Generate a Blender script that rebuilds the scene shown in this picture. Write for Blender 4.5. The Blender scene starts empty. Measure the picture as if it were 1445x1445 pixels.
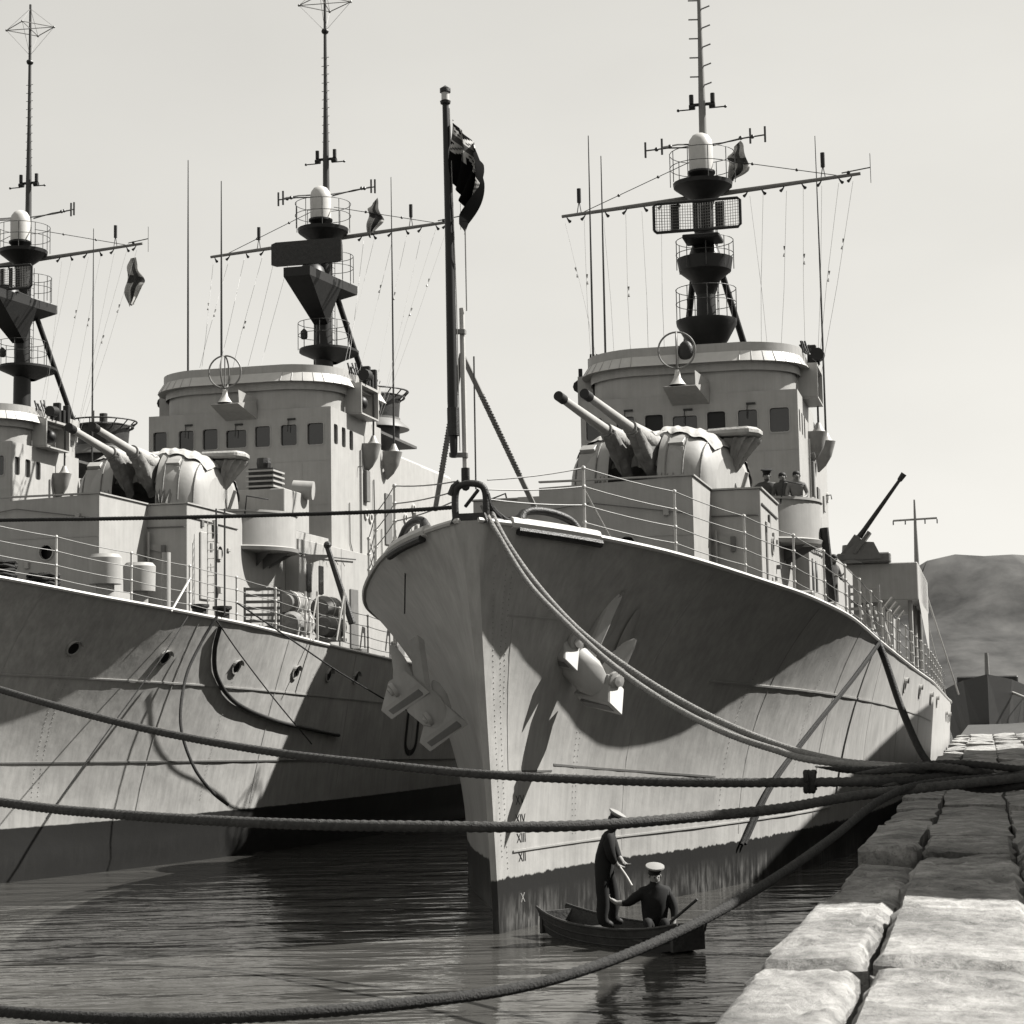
import bpy, bmesh, math, random
from mathutils import Vector, Matrix, Euler, noise
from mathutils.geometry import tessellate_polygon
rnd = random.Random(7)
PI = math.pi
R_ = math.radians
scene = bpy.context.scene
COL = scene.collection

# ------------------------------------------------------------------ camera
FPX, NPX, EYE = 2650.0, 1445.0, 3.5
cam_d = bpy.data.cameras.new('camera')
cam = bpy.data.objects.new('camera', cam_d)
COL.objects.link(cam)
cam_d.sensor_width = 36.0
cam_d.lens = 36.0 * FPX / NPX
cam_d.clip_start = 0.1
cam_d.clip_end = 20000
CAM_ROT = Matrix.Rotation(PI/2 + R_(6.0), 3, 'X') @ Matrix.Rotation(R_(-1.0), 3, 'Z')
cam.matrix_world = Matrix.Translation((0, 0, EYE)) @ CAM_ROT.to_4x4()
cam_d.dof.use_dof = True
cam_d.dof.focus_distance = 42.0
cam_d.dof.aperture_fstop = 6.3
scene.camera = cam

# ------------------------------------------------------------------ light
SUN_EL, SUN_AZ = R_(46), math.atan2(0.970, 0.242)
SUN = Vector((math.cos(SUN_EL)*math.sin(SUN_AZ), math.cos(SUN_EL)*math.cos(SUN_AZ), math.sin(SUN_EL)))
w = bpy.data.worlds.new('World'); scene.world = w; w.use_nodes = True
nt = w.node_tree; nt.nodes.clear()
n_out = nt.nodes.new('ShaderNodeOutputWorld'); n_bg = nt.nodes.new('ShaderNodeBackground')
n_sky = nt.nodes.new('ShaderNodeTexSky'); n_sky.sky_type = 'NISHITA'; n_sky.sun_disc = False
n_sky.sun_elevation = SUN_EL; n_sky.sun_rotation = SUN_AZ
n_sky.air_density = 1.0; n_sky.dust_density = 0.8
n_bw = nt.nodes.new('ShaderNodeRGBToBW')
n_pw = nt.nodes.new('ShaderNodeMath'); n_pw.operation = 'POWER'; n_pw.inputs[1].default_value = 0.35
n_tc = nt.nodes.new('ShaderNodeTexCoord')
n_mp = nt.nodes.new('ShaderNodeMapping'); n_mp.inputs['Scale'].default_value = (1, 1, 2.2)
n_ns = nt.nodes.new('ShaderNodeTexNoise'); n_ns.inputs['Scale'].default_value = 2.6
n_ns.inputs['Detail'].default_value = 6; n_ns.inputs['Roughness'].default_value = .5
n_mr = nt.nodes.new('ShaderNodeMapRange'); n_mr.inputs['From Min'].default_value = .3; n_mr.inputs['From Max'].default_value = .72
n_mr.inputs['To Min'].default_value = .93; n_mr.inputs['To Max'].default_value = 1.05
n_ml = nt.nodes.new('ShaderNodeMath'); n_ml.operation = 'MULTIPLY'
n_m2 = nt.nodes.new('ShaderNodeVectorMath'); n_m2.operation = 'SCALE'; n_m2.inputs[0].default_value = (1.0, .978, .918)
L = nt.links.new
L(n_sky.outputs[0], n_bw.inputs[0]); L(n_bw.outputs[0], n_pw.inputs[0])
L(n_tc.outputs['Generated'], n_mp.inputs[0]); L(n_mp.outputs[0], n_ns.inputs['Vector'])
L(n_ns.outputs['Fac'], n_mr.inputs['Value'])
L(n_pw.outputs[0], n_ml.inputs[0]); L(n_mr.outputs[0], n_ml.inputs[1])
L(n_ml.outputs[0], n_m2.inputs['Scale'])
L(n_m2.outputs[0], n_bg.inputs['Color']); L(n_bg.outputs[0], n_out.inputs['Surface'])
SKY_STRENGTH = 0.192
n_bg.inputs['Strength'].default_value = SKY_STRENGTH
sd = bpy.data.lights.new('sun', 'SUN'); sd.energy = 5.0; sd.angle = R_(.5); sd.color = (1, .975, .93)
sun = bpy.data.objects.new('sun', sd); COL.objects.link(sun)
sun.rotation_euler = SUN.to_track_quat('Z', 'Y').to_euler()
sun.location = (60, 20, 80)
scene.view_settings.view_transform = 'Standard'
scene.view_settings.look = 'None'
scene.view_settings.gamma = 1
scene.view_settings.exposure = 1.42
scene.view_settings.use_curve_mapping = False

# ------------------------------------------------------------------ frames
TH = R_(14)
RV = Vector((math.cos(TH), -math.sin(TH), 0)); AV = Vector((math.sin(TH), math.cos(TH), 0))
ORI = {1: Vector((-.36, 30, 0)), 2: Vector((-13.6, 36.3, .3)), 3: Vector((-24.95, 42.3, .3))}
def ray(x, y):
    return CAM_ROT @ Vector(((x-NPX/2)/FPX, -(y-NPX/2)/FPX, -1))
def at(x, y, Y):                        # point at depth Y (metres north of the camera)
    d = ray(x, y); return Vector((0, 0, EYE)) + d*(Y/d.y)
def loc(s, p):
    v = p - ORI[s]; return Vector((v.dot(RV), v.dot(AV), v.z))
def wld(s, x, t, z):                    # ship coordinates: x to starboard-as-seen, t metres aft of stem, z up
    return ORI[s] + RV*x + AV*t + Vector((0, 0, z))
def sat(s, x, y, t):                    # ship-local point at station t
    d = ray(x, y); c = Vector((0, 0, EYE)); k = ((ORI[s]-c).dot(AV)+t)/d.dot(AV); return loc(s, c+d*k)

# ------------------------------------------------------------------ materials
def grey(v, warm=1.0):
    return (v, v*(1-.012*warm), v*(1-.045*warm), 1)
def mat(name, v, rough=.6, var=.15, scale=3.0, metal=0.0, streak=0.0, bump=0.0, bscale=30, spec=.3, warm=1.0):
    m = bpy.data.materials.new(name); m.use_nodes = True
    t = m.node_tree; b = t.nodes['Principled BSDF']
    b.inputs['Roughness'].default_value = rough; b.inputs['Metallic'].default_value = metal
    b.inputs['Specular IOR Level'].default_value = spec
    tc = t.nodes.new('ShaderNodeTexCoord'); ns = t.nodes.new('ShaderNodeTexNoise')
    ns.inputs['Scale'].default_value = scale; ns.inputs['Detail'].default_value = 8; ns.inputs['Roughness'].default_value = .62
    t.links.new(tc.outputs['Object'], ns.inputs['Vector'])
    mr = t.nodes.new('ShaderNodeMapRange'); mr.inputs['From Min'].default_value = .3; mr.inputs['From Max'].default_value = .7
    mr.inputs['To Min'].default_value = 1-var; mr.inputs['To Max'].default_value = 1+var
    t.links.new(ns.outputs['Fac'], mr.inputs['Value'])
    fac = mr.outputs[0]
    if name == 'quay_stone':          # pits, lichen and dark stains
        for sc_, lo, hi, k in ((.9, .40, .62, .45), (16, .52, .70, .45), (45, .56, .66, .5)):
            n5 = t.nodes.new('ShaderNodeTexNoise'); n5.inputs['Scale'].default_value = sc_; n5.inputs['Detail'].default_value = 6
            n5.inputs['Roughness'].default_value = .7
            t.links.new(tc.outputs['Object'], n5.inputs['Vector'])
            m5 = t.nodes.new('ShaderNodeMapRange'); m5.inputs['From Min'].default_value = lo; m5.inputs['From Max'].default_value = hi
            m5.inputs['To Min'].default_value = 1.1; m5.inputs['To Max'].default_value = 1-k
            t.links.new(n5.outputs['Fac'], m5.inputs['Value'])
            x5 = t.nodes.new('ShaderNodeMath'); x5.operation = 'MULTIPLY'
            t.links.new(fac, x5.inputs[0]); t.links.new(m5.outputs[0], x5.inputs[1]); fac = x5.outputs[0]
    if streak:
        mp = t.nodes.new('ShaderNodeMapping'); mp.inputs['Scale'].default_value = (4.5, 4.5, .28)
        n2 = t.nodes.new('ShaderNodeTexNoise'); n2.inputs['Scale'].default_value = 1.6; n2.inputs['Detail'].default_value = 7
        n2.inputs['Roughness'].default_value = .65
        t.links.new(tc.outputs['Object'], mp.inputs[0]); t.links.new(mp.outputs[0], n2.inputs['Vector'])
        m2 = t.nodes.new('ShaderNodeMapRange'); m2.inputs['From Min'].default_value = .35; m2.inputs['From Max'].default_value = .68
        m2.inputs['To Min'].default_value = 1+streak*.4; m2.inputs['To Max'].default_value = 1-streak
        t.links.new(n2.outputs['Fac'], m2.inputs['Value'])
        mu = t.nodes.new('ShaderNodeMath'); mu.operation = 'MULTIPLY'
        t.links.new(fac, mu.inputs[0]); t.links.new(m2.outputs[0], mu.inputs[1]); fac = mu.outputs[0]
    sc = t.nodes.new('ShaderNodeVectorMath'); sc.operation = 'SCALE'; sc.inputs[0].default_value = grey(v, warm)[:3]
    t.links.new(fac, sc.inputs['Scale']); t.links.new(sc.outputs[0], b.inputs['Base Color'])
    if bump:
        n3 = t.nodes.new('ShaderNodeTexNoise'); n3.inputs['Scale'].default_value = bscale; n3.inputs['Detail'].default_value = 10; n3.inputs['Roughness'].default_value = .72 if name == 'quay_stone' else .5
        t.links.new(tc.outputs['Object'], n3.inputs['Vector'])
        bp = t.nodes.new('ShaderNodeBump'); bp.inputs['Strength'].default_value = bump; bp.inputs['Distance'].default_value = .05
        t.links.new(n3.outputs['Fac'], bp.inputs['Height']); t.links.new(bp.outputs[0], b.inputs['Normal'])
    return m
M = {}
M['paint'] = mat('ship_paint', 0.26, .5, .07, 2.2, streak=.10, bump=.12, bscale=2.2)
M['paint_dark'] = mat('dark_grey_paint', 0.1056, .55, .12, 4, streak=.1)
M['black'] = mat('mast_black', 0.0064, .5, .3, 5)
M['iron'] = mat('black_iron', 0.0192, .5, .4, 9, bump=.3, bscale=40)
M['white'] = mat('white_paint', 0.3802, .45, .06, 5)
M['canvas'] = mat('canvas', 0.264, .85, .14, 5, bump=.5, bscale=9)
M['greycanvas'] = mat('grey_canvas', 0.1584, .85, .2, 6, bump=.5, bscale=9)
M['glass'] = mat('window_glass', 0.0128, .08, .3, 2, spec=.6)
M['glass2'] = mat('open_window_dark', 0.00512, .5, .3, 2)
M['deck'] = mat('deck_paint', 0.0528, .7, .2, 3)
M['yard'] = mat('yard_grey', 0.1373, .5, .15, 5)
M['wire'] = mat('wire_grey', 0.1584, .5, .2, 5)
M['wiredark'] = mat('wire_dark', 0.03168, .5, .2, 5)
M['rope'] = mat('old_rope', 0.0396, .9, .35, 14, bump=.5, bscale=60)
M['ropedark'] = mat('tarred_rope', 0.0192, .9, .4, 14, bump=.5, bscale=60)
M['ropepale'] = mat('manila_rope', 0.1584, .9, .25, 14, bump=.5, bscale=60)
M['stone'] = mat('quay_stone', 0.2, .92, .42, 4.2, bump=.7, bscale=16)
M['earth'] = mat('quay_fill', 0.04, .95, .4, 1.6, bump=1.0, bscale=6)
M['uniform'] = mat('navy_uniform', 0.004, .85, .3, 8)
M['overall'] = mat('work_overall', 0.0528, .85, .25, 8)
M['skin'] = mat('skin', 0.1584, .6, .08, 8)
M['hair'] = mat('hair', 0.0096, .7, .3, 20)
M['cap'] = mat('cap_white', 0.192, .7, .05, 8)
M['wood'] = mat('boat_wood', 0.0288, .7, .35, 6, bump=.3, bscale=20)
M['flagdark'] = mat('flag_blue', 0.0048, .9, .2, 6, spec=.02)
M['flagwhite'] = mat('flag_white', 0.3168, .8, .1, 6)
M['flagred'] = mat('flag_red', 0.056, .9, .1, 6, spec=.02)
M['raft'] = mat('raft_cover', 0.1478, .8, .25, 5, bump=.4, bscale=12)
M['brick'] = mat('shed_wall', 0.1162, .9, .2, 1.5, bump=.5, bscale=12)
M['mark'] = mat('draught_mark_paint', 0.03168, .6, .3, 9)
M['bell'] = mat('bell_grey_paint', 0.1795, .5, .12, 5)  # one even grey for the aerial sponson bells

def hull_mat(name, boot, streak, dirt, rag=.22, scum=.12):
    m = mat(name, .305, .42, .08, 1.1, streak=streak, bump=.38, bscale=1.3)
    t = m.node_tree; b = t.nodes['Principled BSDF']
    base = b.inputs['Base Color'].links[0].from_socket
    tc = t.nodes.new('ShaderNodeTexCoord'); sp = t.nodes.new('ShaderNodeSeparateXYZ')
    t.links.new(tc.outputs['Object'], sp.inputs[0])
    def nz(scale, mapsc, d=5):
        mp = t.nodes.new('ShaderNodeMapping'); mp.inputs['Scale'].default_value = mapsc
        n = t.nodes.new('ShaderNodeTexNoise'); n.inputs['Scale'].default_value = scale; n.inputs['Detail'].default_value = d
        n.inputs['Roughness'].default_value = .6
        t.links.new(tc.outputs['Object'], mp.inputs[0]); t.links.new(mp.outputs[0], n.inputs['Vector']); return n.outputs['Fac']
    def mth(op, a, c, clamp=False):
        n = t.nodes.new('ShaderNodeMath'); n.operation = op; n.use_clamp = clamp
        for i, q in enumerate((a, c)):
            if isinstance(q, (int, float)): n.inputs[i].default_value = q
            else: t.links.new(q, n.inputs[i])
        return n.outputs[0]
    # ragged weed edge of the boot-topping
    edge = mth('ADD', sp.outputs['Z'], mth('MULTIPLY', nz(5, (1, 1, .35), 3), -rag))
    mask = mth('MULTIPLY', mth('SUBTRACT', boot-rag*.5, edge), 40, True)
    # dried weed and scum, pale drips towards the water
    drip = nz(3.2, (3, 3, .5), 8)
    lowz = mth('MULTIPLY', mth('SUBTRACT', .62, sp.outputs['Z']), 2.0, True)
    dr = mth('MULTIPLY', mth('MULTIPLY', mth('MULTIPLY', mth('SUBTRACT', drip, .44), 6, True), mth('MULTIPLY', mth('SUBTRACT', nz(.8, (1, 1, .8), 4), .38), 5, True)), lowz, True)
    r1 = t.nodes.new('ShaderNodeMixRGB'); r1.inputs[1].default_value = grey(.016); r1.inputs[2].default_value = grey(scum)
    t.links.new(dr, r1.inputs[0])
    # general dirt patches on the lower plates
    dp = mth('MULTIPLY', mth('MULTIPLY', mth('SUBTRACT', nz(.9, (1, 1, 1.1), 8), .47), 5, True), dirt, True)
    r0 = t.nodes.new('ShaderNodeMixRGB'); r0.inputs[2].default_value = grey(.17)
    t.links.new(dp, r0.inputs[0]); t.links.new(base, r0.inputs[1])
    mx = t.nodes.new('ShaderNodeMixRGB'); t.links.new(mask, mx.inputs[0])
    t.links.new(r0.outputs[0], mx.inputs[1]); t.links.new(r1.outputs[0], mx.inputs[2])
    t.links.new(mx.outputs[0], b.inputs['Base Color'])
    return m
M['hull1'] = hull_mat('hull_paint_clean', .86, .18, .3, .16)
M['hull2'] = hull_mat('hull_paint_stained', .86, .20, .35, .05, .02)

# ------------------------------------------------------------------ mesh builder
class MB:
    def __init__(s): s.v = []; s.f = []; s.mi = []; s.cur = 0
    def add(s, vs, fs):
        o = len(s.v); s.v += [tuple(p) for p in vs]; s.f += [tuple(i+o for i in f) for f in fs]; s.mi += [s.cur]*len(fs)
        return s
    def box(s, x0, x1, y0, y1, z0, z1):
        return s.add([(x0,y0,z0),(x1,y0,z0),(x1,y1,z0),(x0,y1,z0),(x0,y0,z1),(x1,y0,z1),(x1,y1,z1),(x0,y1,z1)],
                     [(0,3,2,1),(4,5,6,7),(0,1,5,4),(1,2,6,5),(2,3,7,6),(3,0,4,7)])
    def obox(s, c, e1, e2, e3):         # oriented box: centre and three half vectors
        c = Vector(c); vs = []
        for k in (-1, 1):
            for i, j in ((-1,-1),(1,-1),(1,1),(-1,1)):
                vs.append(c + Vector(e1)*i + Vector(e2)*j + Vector(e3)*k)
        return s.add(vs, [(0,3,2,1),(4,5,6,7),(0,1,5,4),(1,2,6,5),(2,3,7,6),(3,0,4,7)])
    def tube(s, pts, r, n=6, r2=None, cap=True):
        pts = [Vector(p) for p in pts]; N = len(pts)
        rs = r if isinstance(r, (list, tuple)) else [r + ((r2-r)*i/(N-1) if r2 is not None else 0) for i in range(N)]
        vs = []; up = None
        for i, p in enumerate(pts):
            d = (pts[min(i+1, N-1)] - pts[max(i-1, 0)]).normalized()
            if up is None: up = Vector((0,0,1)) if abs(d.z) < .9 else Vector((1,0,0))
            a = d.cross(up).normalized(); b = a.cross(d).normalized(); up = b
            for k in range(n):
                q = 2*PI*k/n; vs.append(p + (a*math.cos(q)+b*math.sin(q))*rs[i])
        fs = []
        for i in range(N-1):
            for k in range(n):
                fs.append((i*n+k, i*n+(k+1)%n, (i+1)*n+(k+1)%n, (i+1)*n+k))
        if cap: fs += [tuple(range(n))[::-1], tuple((N-1)*n+k for k in range(n))]
        return s.add(vs, fs)
    def lathe(s, prof, c=(0,0,0), n=20, a0=0, a1=2*PI, ax=None):   # prof: (radius, height)
        c = Vector(c); full = abs(a1-a0-2*PI) < 1e-6; m = n if full else n+1; vs = []
        for r, h in prof:
            for k in range(m):
                q = a0+(a1-a0)*k/n; p = Vector((r*math.cos(q), r*math.sin(q), h))
                vs.append(c + (ax @ p if ax else p))
        fs = []
        for i in range(len(prof)-1):
            for k in range(n):
                k2 = (k+1) % m
                fs.append((i*m+k, i*m+k2, (i+1)*m+k2, (i+1)*m+k))
        return s.add(vs, fs)
    def prism(s, poly, z0, z1):          # plan polygon (ccw) extruded
        n = len(poly)
        vs = [(x,y,z0) for x,y in poly]+[(x,y,z1) for x,y in poly]
        return s.add(vs, [tuple(range(n))[::-1], tuple(range(n,2*n))]+[(i,(i+1)%n,n+(i+1)%n,n+i) for i in range(n)])
    def ball(s, c, rx, ry=None, rz=None, n=10, m=6):
        ry = ry or rx; rz = rz or rx; vs = []; fs = []
        for i in range(m+1):
            a = PI*i/m
            for k in range(n):
                q = 2*PI*k/n
                vs.append((c[0]+rx*math.sin(a)*math.cos(q), c[1]+ry*math.sin(a)*math.sin(q), c[2]+rz*math.cos(a)))
        for i in range(m):
            for k in range(n): fs.append((i*n+k, (i+1)*n+k, (i+1)*n+(k+1)%n, i*n+(k+1)%n))
        return s.add(vs, fs)
    def grid(s, f, nu, nv):
        vs = [f(i/nu, j/nv) for j in range(nv+1) for i in range(nu+1)]
        return s.add(vs, [(j*(nu+1)+i, j*(nu+1)+i+1, (j+1)*(nu+1)+i+1, (j+1)*(nu+1)+i) for j in range(nv) for i in range(nu)])
    def build(s, name, m, parent=None, smooth=False, bevel=0):
        me = bpy.data.meshes.new(name); me.from_pydata([tuple(p) for p in s.v], [], s.f); me.validate()
        mm = m if isinstance(m, list) else [m]
        for q in mm: me.materials.append(q)
        if len(mm) > 1 and len(s.mi) == len(me.polygons):
            for p, i in zip(me.polygons, s.mi): p.material_index = i
        bm = bmesh.new(); bm.from_mesh(me); bmesh.ops.recalc_face_normals(bm, faces=bm.faces)
        if bevel: bmesh.ops.bevel(bm, geom=[e for e in bm.edges if len(e.link_faces)==2 and e.calc_face_angle(0) > .6], offset=bevel, segments=1, affect='EDGES', clamp_overlap=True)
        bm.to_mesh(me); bm.free()
        if smooth:
            for p in me.polygons: p.use_smooth = True
            me.set_sharp_from_angle(angle=R_(38))
        o = bpy.data.objects.new(name, me); COL.objects.link(o)
        if parent: o.parent = parent
        return o

def tag(o, label=None, cat=None, group=None, kind=None):
    if label: o['label'] = label
    if cat: o['category'] = cat
    if group: o['group'] = group
    if kind: o['kind'] = kind
    return o
def empty(name, parent=None, location=(0,0,0), rz=0):
    o = bpy.data.objects.new(name, None); COL.objects.link(o); o.location = location; o.rotation_euler = (0,0,rz)
    o.empty_display_size = .5
    if parent: o.parent = parent
    return o
def pipe(name, pts, r, m, parent, n=6, r2=None): return MB().tube(pts, r, n, r2).build(name, m, parent, smooth=True)
def smooth_pts(P, n):
    P = [Vector(p) for p in P]; out = []
    Q = [P[0]*2-P[1]] + P + [P[-1]*2-P[-2]]
    for i in range(1, len(Q)-2):
        for k in range(n):
            t = k/n; a, b, c, d = Q[i-1:i+3]
            out.append(.5*((2*b)+(c-a)*t+(2*a-5*b+4*c-d)*t*t+(3*b-a-3*c+d)*t**3))
    out.append(P[-1]); return out
def interp(tab, x):
    if x <= tab[0][0]: return tab[0][1]
    if x >= tab[-1][0]: return tab[-1][1]
    n = len(tab)
    for i in range(n-1):
        if tab[i][0] <= x <= tab[i+1][0]: break
    x0, y0 = tab[i]; x1, y1 = tab[i+1]; h = x1-x0
    def sl(j):
        if j == 0: return (tab[1][1]-tab[0][1])/(tab[1][0]-tab[0][0])
        if j == n-1: return (tab[-1][1]-tab[-2][1])/(tab[-1][0]-tab[-2][0])
        a = (tab[j][1]-tab[j-1][1])/(tab[j][0]-tab[j-1][0]); b = (tab[j+1][1]-tab[j][1])/(tab[j+1][0]-tab[j][0])
        return 0 if a*b <= 0 else 2*a*b/(a+b)
    m0, m1 = sl(i), sl(i+1); t = (x-x0)/h
    return (2*t**3-3*t*t+1)*y0+(t**3-2*t*t+t)*h*m0+(-2*t**3+3*t*t)*y1+(t**3-t*t)*h*m1
def wall(outline, holes, o, ux, uy, th):
    """wall plate with real openings: 2-D outline and holes in the frame o + ux*a + uy*b, depth th (a vector)"""
    mb = MB(); loops = [outline]+holes; pts = [p for l in loops for p in l]
    o = Vector(o); ux = Vector(ux); uy = Vector(uy); th = Vector(th)
    tris = tessellate_polygon([[Vector((a, b, 0)) for a, b in l] for l in loops])
    front = [o+ux*a+uy*b for a, b in pts]
    mb.add(front, [tuple(t) for t in tris]); n = len(front); mb.add([p+th for p in front], [tuple(t)[::-1] for t in tris])
    off = 0
    for l in loops:
        k = len(l)
        for i in range(k):
            a, b = off+i, off+(i+1) % k
            mb.f.append((a, b, b+n, a+n)); mb.mi.append(0)
        off += k
    return mb
def rrect(cx, cy, wd, ht, r=.07, n=3):
    out = []
    for sx, sy, a0 in ((1,1,0),(-1,1,PI/2),(-1,-1,PI),(1,-1,1.5*PI)):
        for k in range(n+1):
            a = a0+PI/2*k/n; out.append((cx+sx*(wd/2-r)+r*math.cos(a), cy+sy*(ht/2-r)+r*math.sin(a)))
    return out

# ------------------------------------------------------------------ water, hills
def water():
    m = bpy.data.materials.new('harbour_water'); m.use_nodes = True; t = m.node_tree; b = t.nodes['Principled BSDF']
    b.inputs['Base Color'].default_value = (.048,.047,.044,1); b.inputs['Roughness'].default_value = .05
    b.inputs['IOR'].default_value = 1.33
    tc = t.nodes.new('ShaderNodeTexCoord')
    def ns(sc, mp, d):
        q = t.nodes.new('ShaderNodeMapping'); q.inputs['Scale'].default_value = mp
        n = t.nodes.new('ShaderNodeTexNoise'); n.inputs['Scale'].default_value = sc; n.inputs['Detail'].default_value = d
        n.inputs['Distortion'].default_value = .6
        t.links.new(tc.outputs['Object'], q.inputs[0]); t.links.new(q.outputs[0], n.inputs['Vector']); return n.outputs['Fac']
    a = ns(1.0, (.38, 1.05, 1), 2); c = ns(3.6, (.55, 1.3, 1), 3)
    ad = t.nodes.new('ShaderNodeMath'); ad.operation = 'MULTIPLY_ADD'; ad.inputs[1].default_value = .16
    t.links.new(c, ad.inputs[0]); t.links.new(a, ad.inputs[2])
    bp = t.nodes.new('ShaderNodeBump'); bp.inputs['Strength'].default_value = 1.0; bp.inputs['Distance'].default_value = .075
    t.links.new(ad.outputs[0], bp.inputs['Height']); t.links.new(bp.outputs[0], b.inputs['Normal'])
    o = MB().add([(-4000,-200,0),(4000,-200,0),(4000,6000,0),(-4000,6000,0)], [(0,1,2,3)]).build('water', m)
    tag(o, 'dark rippled harbour water below the warships', kind='structure')
water()
def hills():
    m = mat('hillside', .036, .95, .75, .03, bump=1, bscale=.02)
    prof = [(-2500,60),(-1200,45),(-300,25),(0,30),(180,62),(250,92),(290,93),(330,86),(380,92),(450,97),(560,120),(800,160),(1500,120),(2600,60)]
    def f(u, v):
        x = -2500+5100*u; y = 1000+ 900*v
        h = interp(prof, x*1000/1200)*1.06
        k = min(1, v*2.6); k = k*k*(3-2*k)
        z = h*k*(1-.25*max(0, v-.4)) + 24*noise.fractal(Vector((x*.009, y*.009, 0)), .8, 2.1, 7)*k
        return (x, y, max(z, 1.5 if v > 0 else -1))
    o = MB().grid(f, 260, 34).build('hills', m, smooth=True)
    tag(o, 'bare grey hillside across the harbour', kind='structure')
hills()

# ------------------------------------------------------------------ quay and stones
QZ = 1.9
def stone(name, x0, x1, t0, t1, parent, m, fine=False, zoff=0, hz=.55):
    """irregular dressed block in ship-1 frame (x across the quay, t along it)"""
    nx, nt_ = (18, 44) if fine else (2, 4)
    sd_ = rnd.uniform(0, 99); tilt_ = rnd.uniform(-.05,.05); tilt2_ = rnd.uniform(-.07,.07); g = .03 if fine else .03
    def P(u, v, k):
        x = x0+g+(x1-x0-2*g)*u; t = t0+.085+(t1-t0-.17)*v
        e = min(u*(x1-x0), (1-u)*(x1-x0), v*(t1-t0), (1-v)*(t1-t0))
        rd = max(0, 1-e/.08)**2*.07 if fine else (.05 if e < .01 else 0)
        n1 = noise.noise(Vector((x*1.6+sd_, t*1.1, 0)))*.014 + noise.noise(Vector((x*6+sd_, t*6, 3)))*.012+(abs(noise.noise(Vector((x*13+sd_, t*9, 7))))*-.022 if fine else 0)+(-.035 if fine and noise.noise(Vector((x*2.3, t*1.1+sd_, 4))) > .33 else 0)+(u-.5)*tilt_+(v-.5)*tilt2_
        jx = noise.noise(Vector((sd_, t*1.3, 5)))*.08+noise.noise(Vector((sd_, t*6, 8)))*.035 ; jt = noise.noise(Vector((x*1.7, sd_, 9)))*.16+noise.noise(Vector((x*7, sd_, 2)))*.06
        if u in (0, 1): x += jx
        if v in (0, 1): t += jt
        z = QZ+zoff+n1-rd
        if k: z = QZ-hz
        return wld(1, x, t, z)
    mb = MB()
    mb.grid(lambda u, v: P(u, v, 0), nx, nt_)
    ring = [(i/nx, 0) for i in range(nx)]+[(1, j/nt_) for j in range(nt_)]+[(1-i/nx, 1) for i in range(nx)]+[(0, 1-j/nt_) for j in range(nt_)]
    k = len(ring)
    mb.add([P(u, v, 0) for u, v in ring]+[P(u, v, 1) for u, v in ring], [(i, (i+1)%k, k+(i+1)%k, k+i) for i in range(k)])
    return mb.build(name, m, parent, smooth=True)
EDGE = 6.12
quay = MB()
quay.prism([(wld(1, a, b, 0).x, wld(1, a, b, 0).y) for a, b in ((EDGE+.05,-60),(60,-60),(60,140),(EDGE+.05,140))], -3, QZ-.22)
quay = quay.build('quay', M['earth']); tag(quay, 'old stone quay along the right side', kind='structure')
cols = [(EDGE, EDGE+.70), (EDGE+.70, EDGE+1.75), (EDGE+1.75, EDGE+2.8), (EDGE+2.8, EDGE+3.9), (EDGE+3.9, EDGE+5.2)]
cuts = {0: [-25.5,-22.2,-17.1,-12.9,-9.9], 1: [-25,-21.5,-16.9,-12.5,-9.6], 2: [-24,-20,-15.4,-12,-8]}
for ci, (a, b) in enumerate(cols):
    cs = list(cuts.get(ci, [-16,-13,-10]))
    while cs[-1] < 66: cs.append(cs[-1]+rnd.uniform(1.7, 3.3))
    for i in range(len(cs)-1):
        fine = cs[i] < -6 and ci < 3
        z = rnd.uniform(-.10, .04) + (-.10 if ci == 0 and -14 < cs[i] < -8 else 0)
        if ci == 0 and i in (1, 2): z = 0
        stone('stone_block', a, b, cs[i], cs[i+1], quay, M['stone'], fine, z)

# shed to the right of the frame on the quay: it throws the shade over the far stones and the low hull
def shed():
    root = empty('quay_shed'); tag(root, 'long masonry shed standing on the quay beside the berth', 'shed')
    x0, x1, t0, t1, z0, z1 = 13.1, 21, -8.2, 39, QZ-.2, 11.2
    base = MB()
    poly = [wld(1, a, b, 0) for a, b in ((x0,t0),(x1,t0),(x1,t1),(x0,t1))]
    base.prism([(p.x, p.y) for p in poly], z0, z1); base.build('wall', M['brick'], root)
    rf = MB(); zr = z1+.35
    e = .35
    q = [wld(1, a, b, 0) for a, b in ((x0-e,t0-e),(x1+e,t0-e),(x1+e,t1+e),(x0-e,t1+e))]
    rf.prism([(p.x, p.y) for p in q], z1+.004, zr)
    r1, r2 = wld(1, (x0+x1)/2, t0, zr+1.8), wld(1, (x0+x1)/2, t1, zr+1.8)
    q = [Vector((p.x, p.y, zr+.004)) for p in q]
    rf.add([q[0], q[1], q[2], q[3], r1, r2], [(0,4,5,3),(1,2,5,4),(0,1,4),(3,5,2),(0,3,2,1)])
    rf.build('roof', M['paint_dark'], root)
    for k in range(6):
        t = t0+4+k*7.6
        d = MB(); d.obox(wld(1, x0-.03, t, QZ+1.4), AV*1.3, RV*.06, Vector((0,0,1.4))); d.build('door', M['wood'], root)
        d = MB(); d.obox(wld(1, x0-.02, t+3.6, 6.2), AV*.6, RV*.05, Vector((0,0,.8))); d.build('window', M['glass'], root)
shed()

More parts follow.
